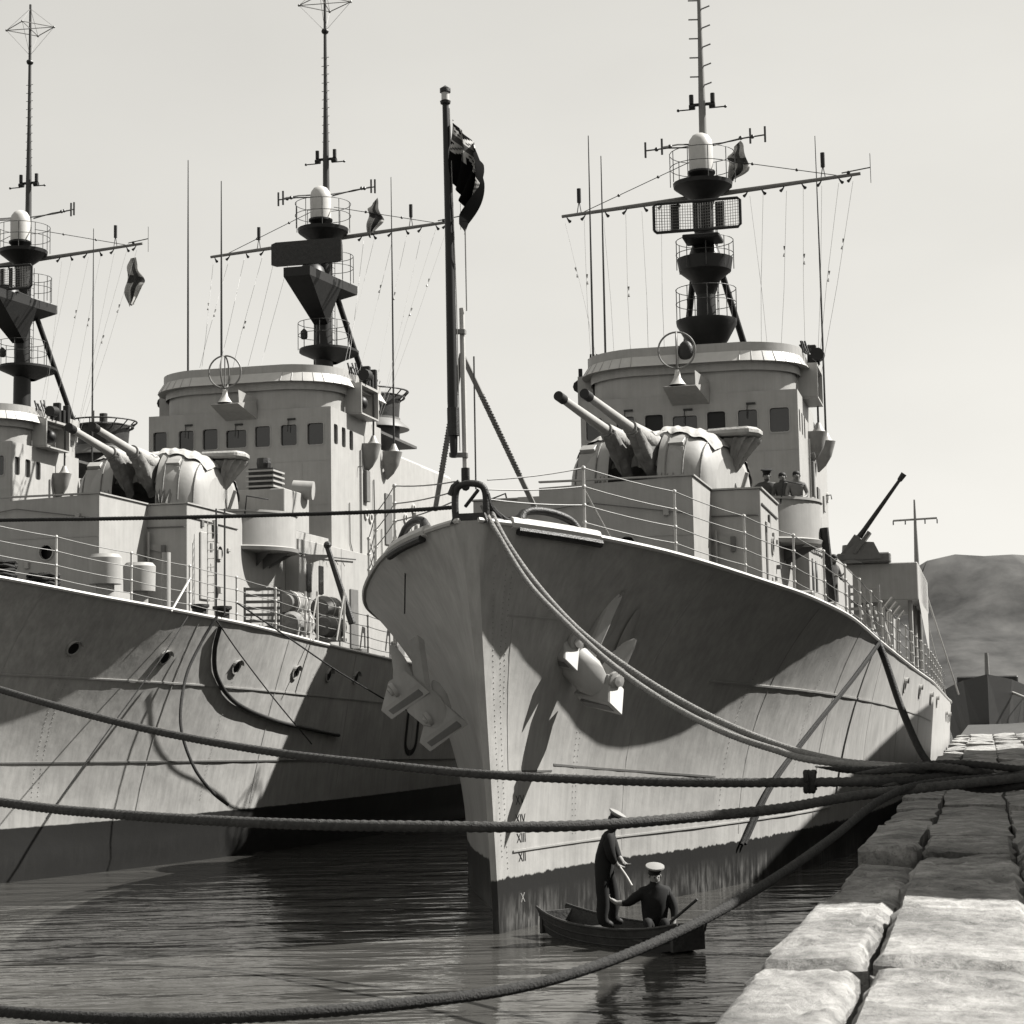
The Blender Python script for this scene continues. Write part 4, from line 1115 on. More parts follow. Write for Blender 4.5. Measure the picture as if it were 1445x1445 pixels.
# stem fittings of ship 1
def bullnose(root, t=-1.15, z=6.42):
    g = empty('bullnose', root)
    pts = [(-.24,t,z+.02),(-.25,t,z+.22),(-.24,t,z+.42),(-.18,t-.02,z+.53),(0,t-.03,z+.57),(.18,t-.02,z+.53),(.24,t,z+.42),(.25,t,z+.22),(.24,t,z+.02)]
    MB().tube(smooth_pts(pts, 4), .055, 10).build('arch', M['iron'], g, smooth=True)
    MB().tube([(-.32,t-.02,z+.40),(-.27,t,z+.53),(-.17,t,z+.60)], .055, 8).build('horn', M['iron'], g, smooth=True)
    MB().tube(smooth_pts([(.25,t,z+.4),(.30,t+.1,z+.18),(.42,t+.5,z+.02),(.6,t+.9,z-.05)], 4), .06, 8).build('horn', M['iron'], g, smooth=True)
    mb = MB(); mb.add([(-.46,t+.35,z-.06),(-.30,t-.12,z-.06),(.30,t-.12,z-.06),(.50,t+.35,z-.06),(-.34,t+.35,z+.12),(-.24,t-.10,z+.10),(.24,t-.10,z+.10),(.36,t+.35,z+.12)],
            [(0,1,2,3),(4,7,6,5),(0,4,5,1),(1,5,6,2),(2,6,7,3),(3,7,4,0)]); mb.build('sill', M['iron'], g)
    MB().tube([(-.10,t+.05,z+.22),(.14,t-.05,z+.46)], .028, 6).build('pin', M['iron'], g)
    return g
bullnose(s1)
bullnose(s2); bullnose(s3)
chock(s1, 1, -.75, .12); chock(s1, -1, -.45, .5)
def jackstaff(root):
    g = empty('jackstaff', root)
    J0 = (-.33,-.3); 
    MB().tube([(J0[0]+.02,J0[1],7.15),(J0[0],J0[1],9.95)], .045, 8).build('light_staff', M['white'], g, smooth=True)
    MB().tube([(-.44,-.5,7.5),(-.45,-.5,8.4),(-.46,-.5,11),(-.50,-.5,13.40)], [.055,.085,.075,.05], 10).build('dark_staff', M['black'], g, smooth=True)
    MB().tube([(-.44,-.5,7.85),(-.445,-.5,8.3)], .10, 8).build('lashing', M['iron'], g, smooth=True)
    MB().lathe([(.05,0),(.08,.02),(.09,.06),(.06,.07),(.06,.20),(.09,.21),(.09,.27),(0,.33)], (-.50,-.5,13.28), 12).build('truck', M['iron'], g, smooth=True)
    MB().lathe([(.065,0),(.065,.13)], (-.50,-.5,13.355), 12).build('truck_lamp', M['white'], g, smooth=True)
    for z in (9.55, 7.55): MB().obox((-.39,-.4,z), (.13,.05,0), (0,.05,0), (0,0,.035)).build('clamp', M['yard'], g)
    MB().tube([(-.31,-.3,7.35),(-.31,-.3,7.10),(-.2,-.7,7.0)], .07, 8).build('step', M['iron'], g)
    top = Vector((-.34,-.3,9.2))
    for b in (Vector((.50,1.2,6.75)), Vector((-1.35,1.5,6.9))):
        MB().tube([top, top.lerp(b,.3), b], .045, 8).build('strut', M['yard'], g, smooth=True)
        n = 26; pts = [top.lerp(b, .25+.5*k/160)+Vector((math.cos(k*1.1)*.048, math.sin(k*1.1)*.048, 0)) for k in range(161)]
        MB().tube(pts, .011, 4).build('lashing', M['ropedark'], g, smooth=True)
    pipe('halyard', [(-.42,-.55,13.2),(-.36,-.5,10),(-.34,-.5,7.6)], .008, M['wire'], g, 4)
    pipe('halyard', [(-.20,-.5,11.2),(-.25,-.3,9.9)], .010, M['wire'], g, 4)
    pipe('aerial_wire', [(-.14,-.3,9.15),(-.14,-.3,7.0)], .014, M['wiredark'], g, 5)
    return g
jackstaff(s1)
# forward rail wires from the bullnose to the first stanchions
for s_, tp, side in ((s1, tops1[0], 1), (s1, tops1l[0], -1)):
    for i, hh in enumerate((1.1,.8,.5)):
        a = Vector((side*.26, -1.1, 6.42+.62-.15*i)); b = Vector(tp)+Vector((0,0,hh))
        pts = [a.lerp(b, k/6)-Vector((0,0,.12*(k/6)*(1-k/6))) for k in range(7)]
        MB().tube(pts, .012, 5).build('bow_rail_wire', M['wire'], s_)
mb = MB()
p = Vector(tops1[0]); MB().tube([p+Vector((0,0,.75)), p+Vector((.25,1.0,-.02))], .022, 6).build('rail_brace', M['white'], s1)
for s_, tp, sd in ((s2, tops2[1], 1), (s2, tops2[4], 1)):
    p = Vector(tp); MB().tube([p+Vector((0,0,.8)), p+Vector((-.05,-.9,.02))], .026, 6).build('rail_brace', M['white'], s_)
# thick post on ship 2's rail
MB().tube([(4.2,7.1,5.4),(4.2,7.1,6.85)], .10, 12).build('rail_post', M['paint'], s2, smooth=True)
vent_pot(s2, 3.15, 6.2, 5.78, .80); vent_pot(s2, 3.45, 7.3, 5.68, .78)
vent_pot(s1, 3.35, 9.6, 5.3, .5)
MB().box(3.3, 4.05, 12.6, 13.8, 5.1, 6.0).build('ready_locker', M['paint'], s1, bevel=.05)
for t in (14.4, 15.0): MB().lathe([(.13,4.9),(.13,5.8),(0,5.82)], (4.3, t, 0), 12).build('bollard', M['white'], s1, smooth=True)
# hose reels, small boxes and vents along the houses
for s_ in (s1, s2):
    for x, t, z, a, b, c in ((3.35,16.0,5.2,.35,.5,.6),(3.5,19.2,5.1,.3,.35,.9),(3.75,21.2,5.0,.3,.6,.5),(3.9,24.5,5.0,.25,.7,.8),(4.1,28,4.9,.3,.8,.9)):
        MB().box(x, x+a, t, t+b, z-.6, z+c-.4).build('locker', M['paint_dark'] if t > 20 else M['paint'], s_, bevel=.03)
    for t in (24, 26.5, 29, 32): pipe('davit', [(4.9,t,4.2),(4.95,t,6.1),(5.2,t+.1,6.4)], .05, M['white'], s_)
# black boat boom post and scrambling rack by ship 1's side
MB().tube([sat(1,1175,850,15.4), sat(1,1163,745,15.4)], .10, 8).build('boom_post', M['iron'], s1, smooth=True)
def rack(root, x, t, z, wd, h, n, m, rx=0, cols_=3):
    g = empty('scrambling_rack', root, (x, t, z), rx)
    for k in range(cols_): MB().box(-wd/2+wd*k/(cols_-1)-.03, -wd/2+wd*k/(cols_-1)+.03, -.03, .03, 0, h).build('upright', m, g)
    for k in range(n): MB().box(-wd/2, wd/2, .034, .07, .05+(h-.1)*k/(n-1)-.03, .05+(h-.1)*k/(n-1)+.045).build('slat', m, g)
p = sat(1, 1224, 893, 20.5); rack(s1, p.x-.05, p.y, p.z, .75, 1.25, 7, M['paint'])
p = sat(2, 371, 892, 13.2); rack(s2, p.x, p.y, p.z-.1, .92, 1.25, 8, M['paint_dark'], R_(20), 2)
for k, (x, t) in enumerate(((4.75,22),(4.9,23.2),(5.0,24.6),(5.1,26))):
    MB().tube([(x,t,4.9),(x-.35,t+.3,6.2)], .035, 6).build('white_spar', M['white'], s1)

# anchors
def orient(side): return
a_r = Vector(hp(1, tau_for(2.0, 4.2), 4.2)); a_l = Vector(hp(-1, tau_for(1.7, 4.0), 4.0))
pr = sat(1, 822, 938, 1.35); pl_ = sat(1, 598, 990, 1.75)
anchor(s1, pr, (.50,.10,-.52), (.36,.30,.88), (.70,-.55,-.12), 1.2)
anchor(s1, pl_, (.62,.05,-.52), (-.22,.35,.88), (-.60,-.30,-.42), 1.02)
for side, tau, z in ((1, 2.6, 4.95),):
    for dt in (0, .55):
        c = Vector(hp(side, tau+dt, z-dt*.5, .0)); n_ = (Vector(hp(side, tau+dt, z-dt*.5, .1))-Vector(hp(side, tau+dt, z-dt*.5, .0))).normalized()
        up = Vector((0,0,1)); up = (up-n_*up.dot(n_)).normalized(); sv = n_.cross(up)
        mb = MB(); vs = [c+n_*.02]
        for k in range(20):
            a_ = 2*PI*k/20; vs.append(c+up*math.cos(a_)*.52*(1 if abs(math.cos(a_)) < .9 else 1.1)+sv*math.sin(a_)*.17+n_*.05)
        vs[0] = c+n_*.10
        mb.add(vs, [(0, 1+k, 1+(k+1)%20) for k in range(20)]); mb.build('anchor_bed', M['paint'], s1, smooth=True)
def chain(root, a, b, n, r=.06):
    for k in range(n):
        p = Vector(a).lerp(Vector(b), (k+.5)/n); d = (Vector(b)-Vector(a)).normalized()
        s = d.cross(Vector((0,0,1))).normalized(); u = d.cross(s)
        e = s if k % 2 else u
        ln = (Vector(b)-Vector(a)).length/n*.75
        pts = [p+d*ln*math.cos(2*PI*i/10)+e*r*math.sin(2*PI*i/10) for i in range(11)]
        MB().tube(pts, .022, 5, cap=False).build('chain_link', M['paint'], root)

# ------------------------------------------------------------------ flags
def flag(name, label, top, drop, wd, pattern, group=None, m=None, seed=0, tail=.4):
    mb = MB(); nu, nv = 36, 36
    def f(u, v):
        x = wd*(math.sin(min(1, u*1.15)*PI*.55)*(.55+.45*math.sin(PI*min(1, (1-v)*.8+.25*u+.1))))*(1-.35*max(0, (1-v)+u-1.2))
        fold = .10*math.sin(u*13+v*2+seed)*u+.05*math.sin(u*29-v*5)
        z = -(1-v)*drop*.55-u*drop*.45
        return tuple(Vector(top)+RV*(x+fold*.4)+AV*fold*1.3+Vector((0,0,z)))
    vs = [f(i/nu, j/nv) for j in range(nv+1) for i in range(nu+1)]
    mb.v = vs
    for j in range(nv):
        for i in range(nu):
            mb.f.append((j*(nu+1)+i, j*(nu+1)+i+1, (j+1)*(nu+1)+i+1, (j+1)*(nu+1)+i)); mb.mi.append(pattern((i+.5)/nu, (j+.5)/nv))
    o = mb.build(name, [M['flagdark'], M['flagwhite'], M['flagred']], smooth=True)
    tag(o, label, 'flag', group); return o
def ensign(u, v):
    if u < .5 and v > .5:
        a, b = u/.5, (v-.5)/.5
        if abs(a-.5) < .055 or abs(b-.5) < .10: return 2
        if abs(a-.5) < .10 or abs(b-.5) < .17: return 1
        if abs(a-b) < .035 or abs(a+b-1) < .035: return 2
        if abs(a-b) < .12 or abs(a+b-1) < .12: return 1
        return 0
    if ((u-.75)/.10)**2+((v-.45)/.17)**2 < 1: return 1 if (int(u*60)+int(v*50)) % 3 else 2
    return 0
pale = lambda u, v: 1 if (abs(u-.5) > .12 and abs(v-.5) > .1) else 2
jack_top = wld(1, -.42, -.5, 13.05)
flag('flag', 'dark ensign with a pale corner cross hanging from the tall bow staff', jack_top, 1.95, .50, ensign)
def mastflag(s, px, py, t, drop, wd, label, sd_):
    p = sat(s, px, py, t); top = wld(s, p.x, p.y, p.z); mb = MB(); nu, nv = 22, 34
    def f(u, v):
        hw = wd*(.16+.84*math.sin(PI*min(1, .08+.75*v))**1.2)*(1 if v < .7 else 1-1.6*(v-.7))
        x = (u-.25)*hw-.10*v+.05*math.sin(v*11+sd_); y = .10*math.sin(u*15+v*4+sd_)*v+.04*math.sin(v*17)
        return tuple(top+RV*x+AV*y+Vector((0, 0, -v*drop+.10*(u-.5)*math.sin(v*6+sd_)*2)))
    mb.v = [f(i/nu, j/nv) for j in range(nv+1) for i in range(nu+1)]
    for j in range(nv):
        for i in range(nu):
            mb.f.append((j*(nu+1)+i, j*(nu+1)+i+1, (j+1)*(nu+1)+i+1, (j+1)*(nu+1)+i)); mb.mi.append(2 if abs((i+.5)/nu-.55) < .14 or abs((j+.5)/nv-.45) < .08 else 1)
    o = mb.build('flag', [M['flagdark'], M['flagwhite'], M['flagred']], smooth=True)
    tag(o, label, 'flag', 'small pale flags below the yards'); return o
mastflag(1, 1036, 203, 26.3, 1.15, .62, 'pale flag beside the white radome of the nearest ship', 1)
mastflag(2, 526, 283, 29.8, 1.25, .55, 'pale flag hanging under the yard of the middle ship', 2)
mastflag(3, 186, 364, 30, 1.85, .7, 'limp pale flag under the yard of the leftmost ship', 3)

# ------------------------------------------------------------------ ropes
def rope(label, pts, r, m, n=24, lay=True, taper=False, group='mooring lines', name='mooring_rope'):
    P = smooth_pts(pts, n)
    L_ = [0]
    for a, b in zip(P, P[1:]): L_.append(L_[-1]+(b-a).length)
    tot = L_[-1]; pitch = r*1.7
    step = pitch/4 if lay else tot/(len(P)-1)
    N = max(2, int(tot/step)); N = min(N, 5200)
    out = []; j = 0
    for i in range(N+1):
        s = tot*i/N
        while j < len(P)-2 and L_[j+1] < s: j += 1
        k = (s-L_[j])/max(1e-6, L_[j+1]-L_[j]); out.append(P[j].lerp(P[j+1], min(1, k)))
    vs = []; nn = 12; up = Vector((0,0,1))
    for i, p in enumerate(out):
        d = (out[min(i+1, N)]-out[max(i-1, 0)]).normalized()
        a = d.cross(up).normalized(); b = a.cross(d).normalized()
        s = tot*i/N
        for k in range(nn):
            q = 2*PI*k/nn
            rr_ = r*(.84+.20*abs(math.cos(1.5*(q-2*PI/3*s/pitch)))) if lay else r
            if taper: rr_ *= min(1, .15+s*2.2)
            vs.append(p+(a*math.cos(q)+b*math.sin(q))*rr_)
    fs = [(i*nn+k, i*nn+(k+1)%nn, (i+1)*nn+(k+1)%nn, (i+1)*nn+k) for i in range(N) for k in range(nn)]
    o = MB().add(vs, fs).build(name, m, smooth=True)
    o.data.set_sharp_from_angle(angle=R_(70))
    tag(o, label, 'rope', group); return o
BD = 20.0
rope('upper of two pale ropes running from the bullnose down to the quay', [at(688,712,29.0), at(715,765,28.6), at(760,828,28.0), at(820,892,27), at(900,952,25.6), at(990,1005,24.2), at(1080,1045,22.6), at(1160,1069,21.4), at(1240,1080,20.6), at(1512,1094,20)], .044, M['ropepale'])
rope('lower of two pale ropes running from the bullnose down to the quay', [at(681,714,29.0), at(700,750,28.6), at(745,822,28.0), at(800,880,27), at(860,935,25.6), at(930,985,24.2), at(1010,1028,22.6), at(1090,1057,21.4), at(1180,1077,20.6), at(1512,1104,20)], .041, M['ropepale'])
rope('rope crossing both hulls just below the anchors', [at(-330,862,34), at(-150,925,30.5), at(0,973,27.5), at(130,1010,25.8), at(250,1038,24.6), at(390,1062,23.4), at(520,1077,22.5), at(660,1091,21.8), at(800,1099,21.2), at(960,1104,20.7), at(1130,1104,20.3), at(1512,1100,20)], .052, M['rope'])
rope('thick rope crossing low over the dark boot-topping of both ships', [at(-900,1000,30), at(-400,1075,25), at(0,1132,21), at(150,1148,19.6), at(300,1158,18.6), at(450,1164,17.9), at(600,1166,17.6), at(740,1167,17.6), at(860,1163,17.8), at(980,1153,18.2), at(1100,1141,18.8), at(1230,1120,19.5), at(1512,1090,20.1)], .052, M['rope'])
rope('lowest thick rope sagging close over the water to the quay', [at(-700,1290,19), at(-300,1385,15.5), at(-100,1415,14), at(0,1427,13.4), at(150,1437,12.9), at(300,1437,12.7), at(450,1428,12.8), at(600,1413,13.2), at(720,1396,13.7), at(820,1370,14.2), at(920,1332,14.9), at(1020,1283,15.8), at(1110,1228,17), at(1180,1178,18.2), at(1245,1128,19.2), at(1320,1104,19.8), at(1512,1092,20.1)], .042, M['ropedark'])
rope('thin dark hawser stretched from the left to the top of the bullnose', [at(-330,742,33), at(0,734,31.5), at(150,732,31), at(300,729,30.6), at(450,725,30.1), at(560,721,29.6), at(640,716,29.1)], .034, M['ropedark'])
rope('dark rope slung down the side of the middle ship to the nearest bow', [wld(2, 5.3, 8.6, 5.75), wld(2, 5.9, 10.5, 4.95), wld(2, 6.4, 13, 4.1), wld(2, 7.3, 15.5, 3.2), at(625,988,38)], .02, M['ropedark'], lay=False)
rope('dark rope hanging in a long loop against the middle ship hull', [wld(2, *(lambda p: (p.x, p.y, p.z))(sat(2, x, y, t))) for x, y, t in ((306,870,8.2),(285,905,7.9),(264,950,7.3),(255,1000,6.6),(258,1040,6.2),(275,1085,6.0),(300,1118,6.1),(322,1136,6.3))], .035, M['ropedark'], lay=False)
rope('thin rope falling from the rail of the middle ship towards the water', [wld(2, *(lambda p: (p.x, p.y, p.z))(sat(2, x, y, t))) for x, y, t in ((303,872,8.4),(340,925,9.0),(390,990,9.6),(440,1050,10.4))], .016, M['ropedark'], lay=False)
rope('thin slack rope lying down the middle ship hull to the waterline', [wld(2, *(lambda p: (p.x, p.y, p.z))(sat(2, x, y, t))) for x, y, t in ((265,870,7.6),(230,925,6.4),(150,1035,4.6),(65,1155,3.0))], .014, M['ropedark'], lay=False)
rope('thin line dropping from the left fairlead of the nearest bow', [wld(1, *(lambda p: (p.x, p.y, p.z))(sat(1, x, y, t))) for x, y, t in ((573,755,1.2),(572,800,1.1),(571,866,1.0))], .012, M['ropedark'], lay=False)
rope('heavy black hose hanging from the rail to the quay', [wld(1, 4.75, 15.2, 5.2), wld(1, 5.2, 15.4, 4.95), wld(1, 5.7, 15.3, 3.4), wld(1, 6.1, 15.1, 2.4), wld(1, 6.45, 15.0, 1.92)], .085, M['iron'], lay=False, group='hoses', name='hose')
for k, dx in enumerate((0, .16)):
    rope(('pair of' if 0 else 'left' if k == 0 else 'right')+' of two dark ropes slanting down the nearest hull amidships', [wld(1, *hp(1, 15.2+dx, 4.9, .06)), wld(1, *hp(1, 13.6+dx, 4.1, .07)), wld(1, *hp(1, 11.4+dx, 3.0, .07)), wld(1, *hp(1, 9.6+dx, 1.9, .07)), wld(1, *hp(1, 8.4+dx, .78, .07))], .035, M['ropedark'], lay=False)
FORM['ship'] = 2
rope('thick dark tube added in place of a rope shadow on the side of the middle ship', [wld(2, *hp(1, tau_for(t, z), z, .06)) for t, z in ((9.0,5.25),(9.2,4.7),(9.7,4.1),(10.8,3.5),(12.8,3.05),(15.2,2.75),(16.6,2.6))], .055, M['iron'], lay=False, group='hoses', name='hose')  # this hose is an added dark tube standing in for a rope shadow
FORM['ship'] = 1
# knots of rope gathered at the bollard
for k in range(7):
    y0 = 1082+k*4.6; pts = []; xs = 1150+(k*53) % 170
    for i in range(9):
        x = xs+i*(1512-xs)/8; pts.append(at(x, y0+5*math.sin(i*1.1+k*1.7), 20.2+.2*math.sin(k*2.2+i*.8)))
    rope('twisted end of old rope bundled on the quay line %s' % ['at the top','under the top','above the middle','in the middle','below the middle','near the bottom','at the bottom'][k], pts, .038+.007*(k % 3), M['rope'] if k % 2 else M['ropedark'], n=10, taper=True, group='bundled rope ends at the bollard')
def knot(px, py, Y, r, label):
    pts = []
    for i in range(40):
        a = i*.55; c = at(px, py, Y); pts.append(c+Vector((r*.5*math.cos(i*.16), r*.7*math.sin(a)*.8, r*math.cos(a))))
    rope(label, pts, .03, M['ropedark'], n=3, lay=False, group='lashings', name='rope_lashing')
knot(1143, 1103, 20.3, .10, 'round lashing where two hawsers are joined')
# bollard on the quay
b = at(1520, 1110, 20); bx, by = b.x, b.y
root = empty('mooring_bollard', None, (bx, by, QZ)); tag(root, 'tall iron bollard on the quay holding all the hawsers', 'bollard')
MB().lathe([(.26,-.1),(.26,.05),(.15,.12),(.14,.95),(.19,1.0),(.19,1.05),(.12,1.10),(0,1.12)], (0,0,0), 24).build('post', M['iron'], root, smooth=True)
for z in (.62,.74,.86,.96):
    pts = [Vector((.18*math.cos(a*.3), .18*math.sin(a*.3), z+.015*math.sin(a))) for a in range(22)]
    MB().tube(pts, .05, 8).build('rope_turn', M['rope'], root, smooth=True)

# rope coils on the decks
def coil(s, x, t, z, r, n, label):
    mb = MB()
    for k in range(n):
        rr2 = r*(1-.12*(k % 3)); zz = z+.045+.075*(k//3)*1.2
        pts = [wld(s, x+rr2*math.cos(a*PI/9)*1.0, t+rr2*math.sin(a*PI/9), zz+.02*math.sin(a*1.7+k)) for a in range(19)]
        mb.tube(pts, .045, 6, cap=False)
    o = mb.build('rope_coil', M['ropedark'], smooth=True); tag(o, label, 'rope', 'coils of dark rope on the decks')
coil(1, 3.75, 9.3, 5.42, .38, 9, 'coil of dark rope on deck by the locker of the nearest ship')
coil(2, 2.05, 3.4, 6.12, .40, 12, 'large coil of dark rope left of the vents on the middle ship')
coil(2, 2.6, 4.4, 5.98, .32, 9, 'smaller coil of dark rope right beside the large coil')
# bollard pots and twin dark falls on ship 2
for k, dx in enumerate((305, 317)):
    a = sat(2, dx, 718, 9.9); c = sat(2, dx, 868, 9.0)
    MB().tube([a, c], .022, 6).build('boat_fall', M['black'], s2)
lad = empty('ladder', s2)
for x in (293, 303):
    MB().tube([sat(2, x, 735, 11.2), sat(2, x, 868, 11.2)], .016, 5).build('side_rail', M['white'], lad)
for k in range(11): MB().tube([sat(2, 293, 740+k*12, 11.2), sat(2, 303, 740+k*12, 11.2)], .012, 4).build('rung', M['white'], lad)
for (x, y, t) in ((310,885,8.6),(328,888,9.6)):
    p = sat(2, x, y, t); mb = MB().lathe([(.17,0),(.17,.30),(.23,.34),(.23,.40),(0,.42)], (4.35+(.15 if t > 9 else 0),t,5.35), 14); mb.build('deck_bollard', M['iron'], s2, smooth=True)
# dark boat boom of ship 2, with a scrap of canvas
a = sat(2, 462, 772, 15.4); c = sat(2, 497, 880, 15.4)
MB().tube([a, c], [.075,.10], 8).build('crane_boom', M['iron'], s2, smooth=True)
MB().ball(a+Vector((0,0,.05)), .11, n=8, m=6).build('crane_head', M['iron'], s2)
q1, q2, q3 = sat(2, 465, 783, 15.4), sat(2, 430, 782, 15.5), sat(2, 433, 797, 15.5)
MB().add([q1, q2, q3, sat(2, 462, 787, 15.4)], [(0,1,2,3)]).build('canvas_scrap', M['greycanvas'], s2)
# rafts on ship 2
for k, (x, y, t, lb) in enumerate(((412,876,15.4,'upper left of the four canvas rafts at the rail'),(420,905,15.2,'lower left of the four canvas rafts at the rail'),(462,882,17.6,'upper right of the four canvas rafts at the rail'),(466,908,17.4,'lower right of the four canvas rafts at the rail'))):
    p = sat(2, x, y, t); liferaft(2, p.x, p.y, p.z+.12, lb)
fr = empty('raft_rack', s2)
for x in (393, 431, 448, 486):
    p = sat(2, x, 905, 14.3); MB().tube([p, p+Vector((0,0,1.3))], .03, 6).build('upright', M['white'], fr)
    MB().tube([p+Vector((.0,0,1.2)), p+Vector((.0,-.6,.0))], .02, 5).build('brace', M['white'], fr)
# boats and gear under ship 2's bridge side
for t in (23.5, 26.0): 
    MB().tube([(4.4,t,5.2),(4.5,t,6.8),(4.9,t,7.3),(5.3,t,7.2)], .07, 8).build('davit', M['paint'], s2, smooth=True)

# ------------------------------------------------------------------ people
def person(label, origin, rz, J, R, cols, extra=None, group=None, cap='white', hair=True, face=(0,-1,0)):
    """J: joints (name -> local position); one skinned surface, coloured by nearest joint"""
    bones = [('pelvis','belly'),('belly','chest'),('chest','neck'),('neck','head'),('head','crown'),
             ('chest','shL'),('shL','elL'),('elL','wrL'),('wrL','paL'),('chest','shR'),('shR','elR'),('elR','wrR'),('wrR','paR')]
    if 'hipL' in J: bones += [('pelvis','hipL'),('hipL','knL'),('knL','anL'),('anL','toL'),('pelvis','hipR'),('hipR','knR'),('knR','anR'),('anR','toR')]
    base_r = dict(pelvis=.15, belly=.135, chest=.165, neck=.058, head=.088, crown=.078, shL=.075, shR=.075, elL=.05, elR=.05, wrL=.032, wrR=.032,
                  paL=.036, paR=.036, hipL=.095, hipR=.095, knL=.068, knR=.068, anL=.048, anR=.048, toL=.038, toR=.038)
    base_r.update(R or {})
    J = {k: Vector(v) for k, v in J.items()}
    for s in 'LR':
        w_, p_ = J['wr'+s], J['pa'+s]; d = (p_-w_).normalized(); sd_ = d.cross(Vector((0,0,1)))
        sd_ = sd_.normalized() if sd_.length > .1 else Vector((1,0,0)); cu = d.cross(sd_).normalized()
        for f_ in range(4):
            o = (f_-1.5)*.021; ln = (.036,.042,.040,.032)[f_]
            J['f%d%s' % (f_, s)] = p_+d*.045+sd_*o; J['g%d%s' % (f_, s)] = p_+d*(.045+ln)+sd_*o*1.1-cu*.018
            J['h%d%s' % (f_, s)] = p_+d*(.045+ln*1.35)+sd_*o*1.1-cu*.048
            bones += [('pa'+s, 'f%d%s' % (f_, s)), ('f%d%s' % (f_, s), 'g%d%s' % (f_, s)), ('g%d%s' % (f_, s), 'h%d%s' % (f_, s))]
            for c_, r_ in (('f',.011),('g',.0095),('h',.008)): base_r['%s%d%s' % (c_, f_, s)] = r_
        J['t0'+s] = p_+sd_*.035-d*.005-cu*.01; J['t1'+s] = p_+sd_*.055+d*.03-cu*.02
        base_r['t0'+s] = .012; base_r['t1'+s] = .010; bones += [('pa'+s,'t0'+s),('t0'+s,'t1'+s)]
    names = list(J); idx = {n: i for i, n in enumerate(names)}
    me = bpy.data.meshes.new('person'); me.from_pydata([tuple(J[n]) for n in names], [(idx[a], idx[b]) for a, b in bones], [])
    o = bpy.data.objects.new('tmp', me); COL.objects.link(o)
    md = o.modifiers.new('skin', 'SKIN'); md.use_smooth_shade = True
    for n in names:
        v = me.skin_vertices[0].data[idx[n]]; r_ = base_r[n]
        v.radius = (r_, r_*(.86 if n in ('pelvis','belly','chest') else 1)) ; v.use_root = (n == 'pelvis')
    sb = o.modifiers.new('sub', 'SUBSURF'); sb.levels = 1; sb.render_levels = 1
    bpy.context.view_layer.update()
    dg = bpy.context.evaluated_depsgraph_get(); nm = bpy.data.meshes.new_from_object(o.evaluated_get(dg)); bpy.data.objects.remove(o)
    nm.name = 'person'
    for m_ in cols: nm.materials.append(m_)
    grp = {}
    for n in names:
        k = 2 if (n in ('head','crown','paL','paR','wrL','wrR') or n[0] in 'fght' and n[1].isdigit()) else 0
        if n in ('knL','knR','hipL','hipR','pelvis'): k = 1
        if n in ('anL','anR'): k = 1
        if n in ('toL','toR'): k = 3
        grp[n] = k
    for p in nm.polygons:
        c = p.center; bn = min(names, key=lambda n: (J[n]-c).length-base_r[n]*(.6)); p.material_index = min(grp[bn], len(cols)-1)
    # nose and ears as part of the head
    fd = Vector(face).normalized(); hd = J['head']; rt = fd.cross(Vector((0,0,1))).normalized()
    mb = MB(); mb.ball(hd+fd*.095+Vector((0,0,.01)), .016, .02, .026, 6, 5)
    for s in (-1, 1): mb.ball(hd+rt*s*.088+Vector((0,0,.015)), .014, .02, .03, 6, 5)
    bm = bmesh.new(); bm.from_mesh(nm)
    for q in range(0, 1):
        vs = [bm.verts.new(v) for v in mb.v]
        for f in mb.f:
            try: ff = bm.faces.new([vs[i] for i in f]); ff.material_index = 2
            except Exception: pass
    bmesh.ops.remove_doubles(bm, verts=bm.verts, dist=.0004); bm.to_mesh(nm); bm.free()
    for v in nm.vertices:
        q = v.co; n_ = noise.noise(Vector((q.x*14, q.y*14, q.z*9)))*.012+noise.noise(Vector((q.x*30, q.y*30, q.z*22)))*.004
        if q.z < J['neck'].z: v.co = q+v.normal*n_
    for p in nm.polygons: p.use_smooth = True
    po = bpy.data.objects.new('person', nm); COL.objects.link(po); po.location = origin; po.rotation_euler = (0,0,rz)
    tag(po, label, 'person', group)
    ct = J['crown']; up = (J['crown']-J['neck']).normalized()
    ey = MB()
    for s in (-1, 1): ey.ball(hd+fd*.082+rt*s*.032+Vector((0,0,.03)), .010, n=6, m=4)
    ey.build('eyes', M['hair'], po)
    MB().obox(hd+fd*.088-Vector((0,0,.045)), rt*.024, fd*.004, Vector((0,0,.004))).build('mouth', M['flagred'], po)
    if hair:
        h = MB(); ax = up.to_track_quat('Z','Y').to_matrix()
        h.lathe([(.085,-.015),(.093,.01),(.088,.04),(.066,.072),(.03,.088),(0,.09)], J['head']+up*.045-fd*.022, 14, ax=ax); h.build('hair', M['hair'], po, smooth=True)
    if cap:
        ax = (up+fd*.22).normalized().to_track_quat('Z','Y').to_matrix(); base = J['crown']+up*.035+fd*.005
        h = MB().lathe([(.096,-.005),(.100,.02),(.104,.03)], base, 18, ax=ax); co = h.build('cap_band', M['hair'], po, smooth=True)
        h = MB().lathe([(.104,.028),(.142,.055),(.138,.075),(.07,.090),(0,.092)], base, 18, ax=ax); h.build('cap', M['cap'] if cap == 'white' else M['uniform'], po, smooth=True)
    return po
